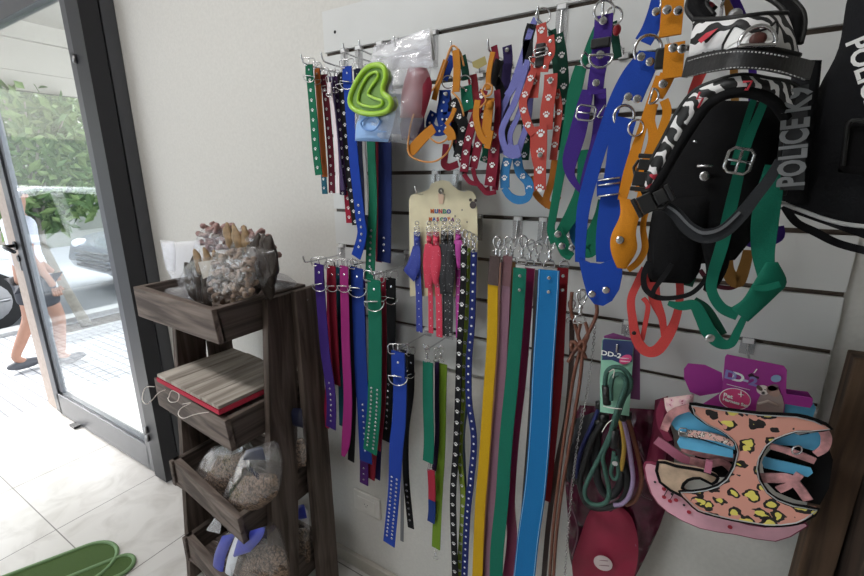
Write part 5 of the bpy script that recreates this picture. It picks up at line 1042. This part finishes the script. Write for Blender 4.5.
ol = [(691, 405), (705, 407), (731, 411), (760, 414.5), (797, 416.5), (815, 421), (831, 429), (811, 431), (797, 431), (786, 434.5), (775, 439), (766, 446), (759, 458), (757, 469), (759, 480), (767, 493), (778, 501), (794, 507), (818, 511), (806, 520), (797, 524), (782, 526), (766, 526), (748, 523), (731, 520), (714, 516), (698, 511), (688, 502), (680, 493), (692, 493), (706, 491), (718, 487), (727, 480), (734, 468), (738, 452), (735, 442), (727, 434.5), (718, 429), (707, 424), (694, 414)]
V = catmull([P(x, y, .735) for x, y in ol], 2, True)
MB().prism(V, (0, .009, 0)).build('chest_piece', LEO, t, bevel=.003)
MB().tube([p_+Vector((0, .003, 0)) for p_ in V], .0034, 8, True).build('edge_binding', NEO, t)
MB().tube([P(x*.985+11.2, y*.985+6.8, .7335) for x, y in ol], .0009, 5, True).build('reflective_piping', mat('silver_piping', '#b9bcc0', .3, .3), t)
ri = [(809, 434), (790, 438), (776, 445), (766, 456), (763, 469), (766, 482), (776, 492), (796, 500), (820, 505), (829, 488), (833, 460), (826, 440)]
MB().prism([P(x, y, .765) for x, y in ri], (0, .004, 0)).build('right_armhole_backing', NEO, t)
for pts, w_ in ((((690, 407, 9), (672, 414, 9), (664, 430, 8)), 8), (((818, 424, 11), (826, 436, 12), (824, 448, 10), (815, 454, 8)), 9), (((770, 446, 8), (785, 450, 9), (802, 456, 10), (815, 461, 9)), 9), (((760, 478, 12), (776, 478, 13), (792, 480, 12), (808, 500, 12)), 12), (((778, 490, 9), (790, 484, 9), (800, 474, 9)), 9)):
    strap(t, 'strap', pts, .748, mat('pink_satin_print', '#c08a8c', .35, bump=.3, scale=60, var=.5), w_, .003)
ring(t, P(797, 450, .742), .007, .0013)
# blue cardboard former
t = thing('cardboard_former', 'light blue cardboard former with finger-shaped bars holding the leopard harness', 'cardboard insert', P(740, 440, .765)); CB = mat('light_blue_card', '#5fb2dc', .6)
for k, ol in enumerate(([(668, 420), (672, 413), (684, 410), (722, 430), (736, 444), (735, 450), (700, 438), (676, 430)], [(677, 442), (680, 437), (700, 440), (733, 450), (733, 458), (700, 452), (680, 448)], [(762, 463), (764, 457), (790, 463), (811, 468), (813, 473), (808, 477), (788, 473), (764, 468)], [(762, 444), (790, 432), (800, 436), (822, 432), (829, 438), (826, 448), (818, 452), (796, 446)], [(725, 392), (740, 398), (783, 394), (812, 401), (816, 408), (812, 420), (740, 414), (726, 410)])):
    plate(ol, .778 if k == 4 else .755+.0015*(k > 2), .002).build('card_bar', CB, t, bevel=.0006)
# printed magenta header
t = thing('header_card', 'magenta header card with dog and owner picture above the leopard harness', 'header card', P(752, 370, .775)); MG = mat('magenta_card', '#a0308e', .5)
plate([(725, 357), (727, 354.5), (784, 366), (787, 370), (786, 394), (811, 398), (813, 404), (810, 408), (785, 404), (784, 416), (700, 411), (703, 404), (722, 392)], .772, .0015).build('card_sheet', MG, t)
b = MB(); c0 = P(741, 378.5, .7705); rx_ = (P(757, 383.5, .77)-P(725, 375, .77)).normalized()
for i, (ch, c_) in enumerate((('D', '#8d86c8'), ('D', '#f2f0f4'), ('-', '#b8b0d8'), ('2', '#8678b8'))):
    MB().text(ch, P(730.5+i*7.6, 375.6+i*2.1, .7700), .019, rx_, bold=.0007, depth=.0004, sx=1.15).build('logo_letter', mat('logo_'+c_.strip('#'), c_, .5), t)
V = [P(735+15.5*math.cos(a), 399+10.5*math.sin(a)+1.5*math.cos(a), .7706) for a in [2*math.pi*k/28 for k in range(28)]]
MB().prism(V, (0, .0008, 0)).build('badge', mat('pink_badge', '#c23a70', .5), t); MB().tube(V, .0006, 5, True).build('badge_rim', WHITE, t)
MB().text('Pet', P(728, 396, .7697), .0095, rx_, bold=.0003, depth=.0002).text('Harness Set', P(735, 402.5, .7697), .0068, rx_, bold=.0003, depth=.0002).tube([P(738, 394, .7697), P(744, 395, .7697)], .0007, 5).tube([P(741, 391.5, .7697), P(741, 397, .7697)], .0007, 5).build('badge_lettering', WHITE, t)
MB().tube([P(726.5, 384, .7700), P(750, 390, .7700)], .0004, 5).build('small_print_line', WHITE, t)
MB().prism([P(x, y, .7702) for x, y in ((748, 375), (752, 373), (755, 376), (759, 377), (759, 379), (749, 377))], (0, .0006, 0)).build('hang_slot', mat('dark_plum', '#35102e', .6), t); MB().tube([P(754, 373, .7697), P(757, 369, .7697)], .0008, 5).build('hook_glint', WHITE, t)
MB().disc(P(776, 378.5, .7705), (0, -1, 0), .0065, .0004, 16, r2=.0055).build('round_mark', mat('pale_blue_ink', '#8ba6c8', .5), t)
b = MB(); D_ = lambda x, y, rx, rz, c_: MB().disc(P(x, y, .7700), (0, -1, 0), rx, .0006, 18, r2=rz).build('printed_figure', mat('ink_'+c_.strip('#'), c_, .6), t)
MB().prism([P(x, y, .7703) for x, y in ((756, 412), (757, 402), (760, 396), (762, 389), (770, 388), (778, 389), (782, 396), (784, 404), (783, 414))], (0, .0006, 0)).build('printed_figure', mat('ink_9c8a86', '#9c8a86', .6), t)
D_(763, 390, .008, .008, '#d8ccc6'); D_(759.5, 388, .003, .005, '#6a5650'); D_(763, 392.5, .0025, .0022, '#2c2322'); D_(773, 391, .0075, .0095, '#a8887e'); D_(773, 387.5, .007, .005, '#7d6a72')
for x in (761, 765, 771, 775): D_(x, 389.5, .0009, .0009, '#2c2322')
MB().tube([P(758, 404, .7697), P(768, 401, .7697), P(778, 406, .7697)], .0022, 6).build('printed_figure', mat('ink_b8a49c', '#b8a49c', .6), t)
# second pack behind, to the left: cherry print
t = thing('cherry_print_harness', 'pale pink cherry-print harness with burgundy edging, behind and below the leopard one', 'harness', P(690, 440, .80))
CH = mat('pale_pink_fabric', '#e0a8b8', .55, bump=.1, scale=60, var=.06); BG = mat('burgundy_binding', '#7a1c3e', .6)
ol = [(645, 468), (650, 464), (662, 470), (680, 490), (700, 508), (733, 521), (765, 528), (805, 524), (800, 530), (775, 541), (735, 534), (700, 528), (668, 512), (652, 494)]
V = catmull([P(x, y, .775) for x, y in ol], 2, True); MB().prism(V, (0, .010, 0)).build('chest_piece', CH, t, bevel=.003); MB().tube([p_+Vector((0, .004, 0)) for p_ in V], .0036, 8, True).build('edge_binding', BG, t)
for x, y in ((664, 497), (670, 501), (676, 500), (689, 512), (730, 527), (664, 489)):
    MB().disc(P(x, y, .7725), (0, -1, 0), .0035, .0006, 12).build('printed_cherry', mat('cherry_red', '#a81c34', .5), t)
b = MB()
for x, y in ((664, 497), (670, 501)): b.tube([P(x, y-1, .772), P(x+4, y-8, .772)], .0006, 5)
for x, y in ((655, 482), (672, 494), (684, 505)): b.disc(P(x, y, .7725), (0, -1, 0), .0022, .0005, 8)
b.build('printed_stems', PIP, t)
ol = [(658, 462), (676, 466), (700, 470), (712, 474), (718, 478), (712, 484), (700, 478), (688, 480), (682, 488), (690, 494), (682, 496), (660, 482)]
V = catmull([P(x, y, .762) for x, y in ol], 2, True); MB().prism(V, (0, .008, 0)).build('beige_band', mat('beige_satin', '#c4aa92', .4, bump=.2, scale=60, var=.2), t, bevel=.002); MB().tube(V, .0026, 7, True).build('edge_binding', NEO, t)
pillow([(664, 398), (666, 410), (672, 418)], [(694, 394), (692, 404), (680, 410)], .785, .012, 12, 12, .3, 41).build('shoulder_piece', voro('pink_floral_print', ((0, '#a83a58'), (.16, '#e3b4bc'), (.5, '#e9c8c4')), 110, .01), t)
strap(t, 'burgundy_band', [(664, 400, 6), (660, 412, 8), (662, 426, 8), (670, 440, 7)], .79, BG, 7, .006); strap(t, 'strap', [(682, 447, 12), (700, 452, 12), (720, 456, 11), (736, 458, 9)], .80, mat('pink_satin_print', '#c08a8c', .35, bump=.3, scale=60, var=.5), 11, .003)
strap(t, 'strap', [(656, 440, 10), (668, 448, 11), (682, 458, 11), (694, 462, 8)], .795, mat('pink_satin', '#b87088', .35), 10, .003); strap(t, 'strap', [(690, 460, 10), (706, 464, 10), (722, 462, 9), (732, 470, 8)], .79, mat('pink_satin_print', '#c08a8c', .35), 10, .003)
MB().box(P(704, 472, .752), P(713, 462, .752)+Vector((0, .004, 0))).build('pink_slider', mat('pink_satin', '#b87088', .35), t); rect_ring(t, P(683, 432, .75), .012, .014, .0012, name='slider')
strap(t, 'strap', [(688, 433, 8), (702, 435, 9), (718, 438, 9), (734, 444, 8)], .748, voro('small_leopard_print', ((0, '#f0e4dc'), (.3, '#2a2022'), (.45, '#e4b8b0')), 120, .02), 8, .003)
pillow([(683, 436), (690, 440), (700, 476)], [(738, 444), (738, 456), (732, 478)], .81, .008, 12, 12, .1, 44).build('dark_lining', NEO, t)
t = thing('spare_header_card', 'plain magenta card edges sticking out on both sides behind the printed header', 'header card', P(700, 385, .80))
plate([(684, 369), (688, 363.5), (705, 365), (722, 373), (724, 392), (700, 396), (690, 392), (684, 378)], .80, .0015).build('card_sheet', MG, t); plate([(775, 392), (786, 389), (808, 392), (813, 399), (812, 408), (776, 410)], .80, .0015).build('card_sheet', MG, t)
t = thing('shiny_wrap', 'burgundy harness with pale band just right of the dog coat, edge against the wall', 'harness', P(660, 440, .85)); pillow([(655, 400), (652, 430), (646, 462)], [(668, 396), (670, 430), (664, 468)], .85, .014, 16, 10, .4, 45).build('band', BG, t)
# ============================================================ PERSON OUTSIDE
PS = .80
def skin(name, verts, edges, radii, m, parent, sub=2):
    me = bpy.data.meshes.new(name); off = parent.location if parent else Vector((0, 0, 0))
    me.from_pydata([Vector(v_)-off for v_ in verts], edges, []); o = bpy.data.objects.new(name, me); C.objects.link(o); me.materials.append(m)
    if parent: o.parent = parent
    s_ = o.modifiers.new('skin', 'SKIN'); s_.use_smooth_shade = True
    for i, r_ in enumerate(radii): me.skin_vertices[0].data[i].radius = (r_*PS, r_*PS) if not isinstance(r_, tuple) else (r_[0]*PS, r_[1]*PS); me.skin_vertices[0].data[i].use_root = (i == 0)
    q_ = o.modifiers.new('sub', 'SUBSURF'); q_.levels = sub; q_.render_levels = sub
    dg = bpy.context.evaluated_depsgraph_get(); dg.update(); m2 = bpy.data.meshes.new_from_object(o.evaluated_get(dg)); o.modifiers.clear(); o.data = m2
    if not m2.materials: m2.materials.append(m)
    m2.polygons.foreach_set('use_smooth', [True]*len(m2.polygons)); return o
px_, py_ = -3.98, 1.09
t = thing('person', 'person walking on the pavement beyond the glass door in a pale shirt and dark shorts', 'person', (px_, py_, 0))
SK = mat('skin_tone', '#97705e', .6); PS = .80; z_ = lambda x, y, z: (px_+x*PS, py_+y*PS, z*PS)
vs = [z_(0, 0, .86), z_(0, 0, 1.02), z_(0, 0, 1.20), z_(0, .0, 1.33), z_(0, 0, 1.40), z_(.0, .01, 1.47), z_(0, .01, 1.56), z_(0, 0, 1.62),
      z_(.08, .02, .80), z_(.09, .10, .46), z_(.09, .05, .09), z_(.09, .15, .035), z_(-.08, -.02, .80), z_(-.09, -.05, .46), z_(-.09, -.22, .13), z_(-.09, -.14, .045),
      z_(.16, 0, 1.31), z_(.21, -.04, 1.06), z_(.20, .06, .83), z_(.20, .08, .76), z_(-.16, 0, 1.31), z_(-.21, .05, 1.07), z_(-.20, .18, .88), z_(-.20, .22, .82)]
es = [(0, 1), (1, 2), (2, 3), (3, 4), (4, 5), (5, 6), (6, 7), (0, 8), (8, 9), (9, 10), (10, 11), (0, 12), (12, 13), (13, 14), (14, 15), (3, 16), (16, 17), (17, 18), (18, 19), (3, 20), (20, 21), (21, 22), (22, 23)]
rd = [(.13, .10), (.125, .09), (.14, .10), (.12, .085), .055, .075, .085, .06, .085, .055, .038, .036, .085, .055, .038, .036, .052, .038, .028, .03, .052, .038, .028, .03]
skin('body', vs, es, rd, SK, t)
skin('shirt', [z_(0, 0, .90), z_(0, 0, 1.04), z_(0, 0, 1.21), z_(0, 0, 1.34), z_(.17, 0, 1.31), z_(.20, -.03, 1.14), z_(-.17, 0, 1.31), z_(-.20, .04, 1.14)], [(0, 1), (1, 2), (2, 3), (3, 4), (4, 5), (3, 6), (6, 7)], [(.15, .12), (.145, .11), (.155, .115), (.12, .09), .066, .058, .066, .058], mat('pale_grey_shirt', '#b9bcc8', .8), t)
skin('shorts', [z_(0, 0, .90), z_(.08, .02, .80), z_(.09, .07, .56), z_(-.08, -.02, .80), z_(-.09, -.035, .56)], [(0, 1), (1, 2), (0, 3), (3, 4)], [(.15, .12), .105, .09, .105, .09], mat('dark_grey_shorts', '#34363e', .85), t)
hb_ = MB().ellipsoid(z_(0, -.015, 1.57), (.070, .078, .072), 16, 12); hb_.build('hair', mat('dark_hair', '#2a211d', .8), t)
for sg, (yy, zz_) in ((1, (.11, .045)), (-1, (-.16, .055))): MB().ellipsoid(z_(sg*.09, yy, zz_), (.036, .104, .036), 14, 10).build('shoe', mat('grey_shoe', '#4a4c52', .7), t)
b = MB()
for hx, hy, hz in ((.20, .09, .74), (-.20, .23, .80)):
    for k in range(4): b.tube([z_(hx-.0, hy-.024+k*.016, hz+.01), z_(hx, hy-.022+k*.017, hz-.04), z_(hx-.006, hy-.018+k*.017, hz-.07+.006*abs(k-1.5))], .008, 6)
    b.tube([z_(hx, hy+.03, hz+.02), z_(hx, hy+.05, hz-.02)], .009, 6)
b.build('fingers', SK, t)
b = MB().ellipsoid(z_(0, .088, 1.545), (.011, .018, .018), 8, 6); b.build('nose', SK, t)
b = MB()
for sg in (-1, 1): b.ellipsoid(z_(sg*.03, .085, 1.565), (.011, .006, .006), 8, 6)
b.build('eyes', BLACKP, t)
# ============================================================ groups of repeats
for o in list(S.objects):
    if o.parent is None and 'category' in o and 'group' not in o:
        k = o.name.split('.')[0]
        g = {'display_hook': 'chrome hooks on the slatted panel', 'dog_collar': 'collars hanging on the panel', 'dog_leash': 'flat leashes hanging on the panel', 'rope_leash': 'rope leashes in the coiled bundle',
             'bandana_collar': 'bandana collars on the cream card', 'small_harness': 'small harnesses in the top row', 'paw_harness': 'paw-print harnesses in the top row', 'large_harness': 'large nylon harnesses on the right',
             'working_dog_vest': 'black working dog vests', 'kibble_bag': 'clear bags of kibble'}.get(k)
        if g: o['group'] = g
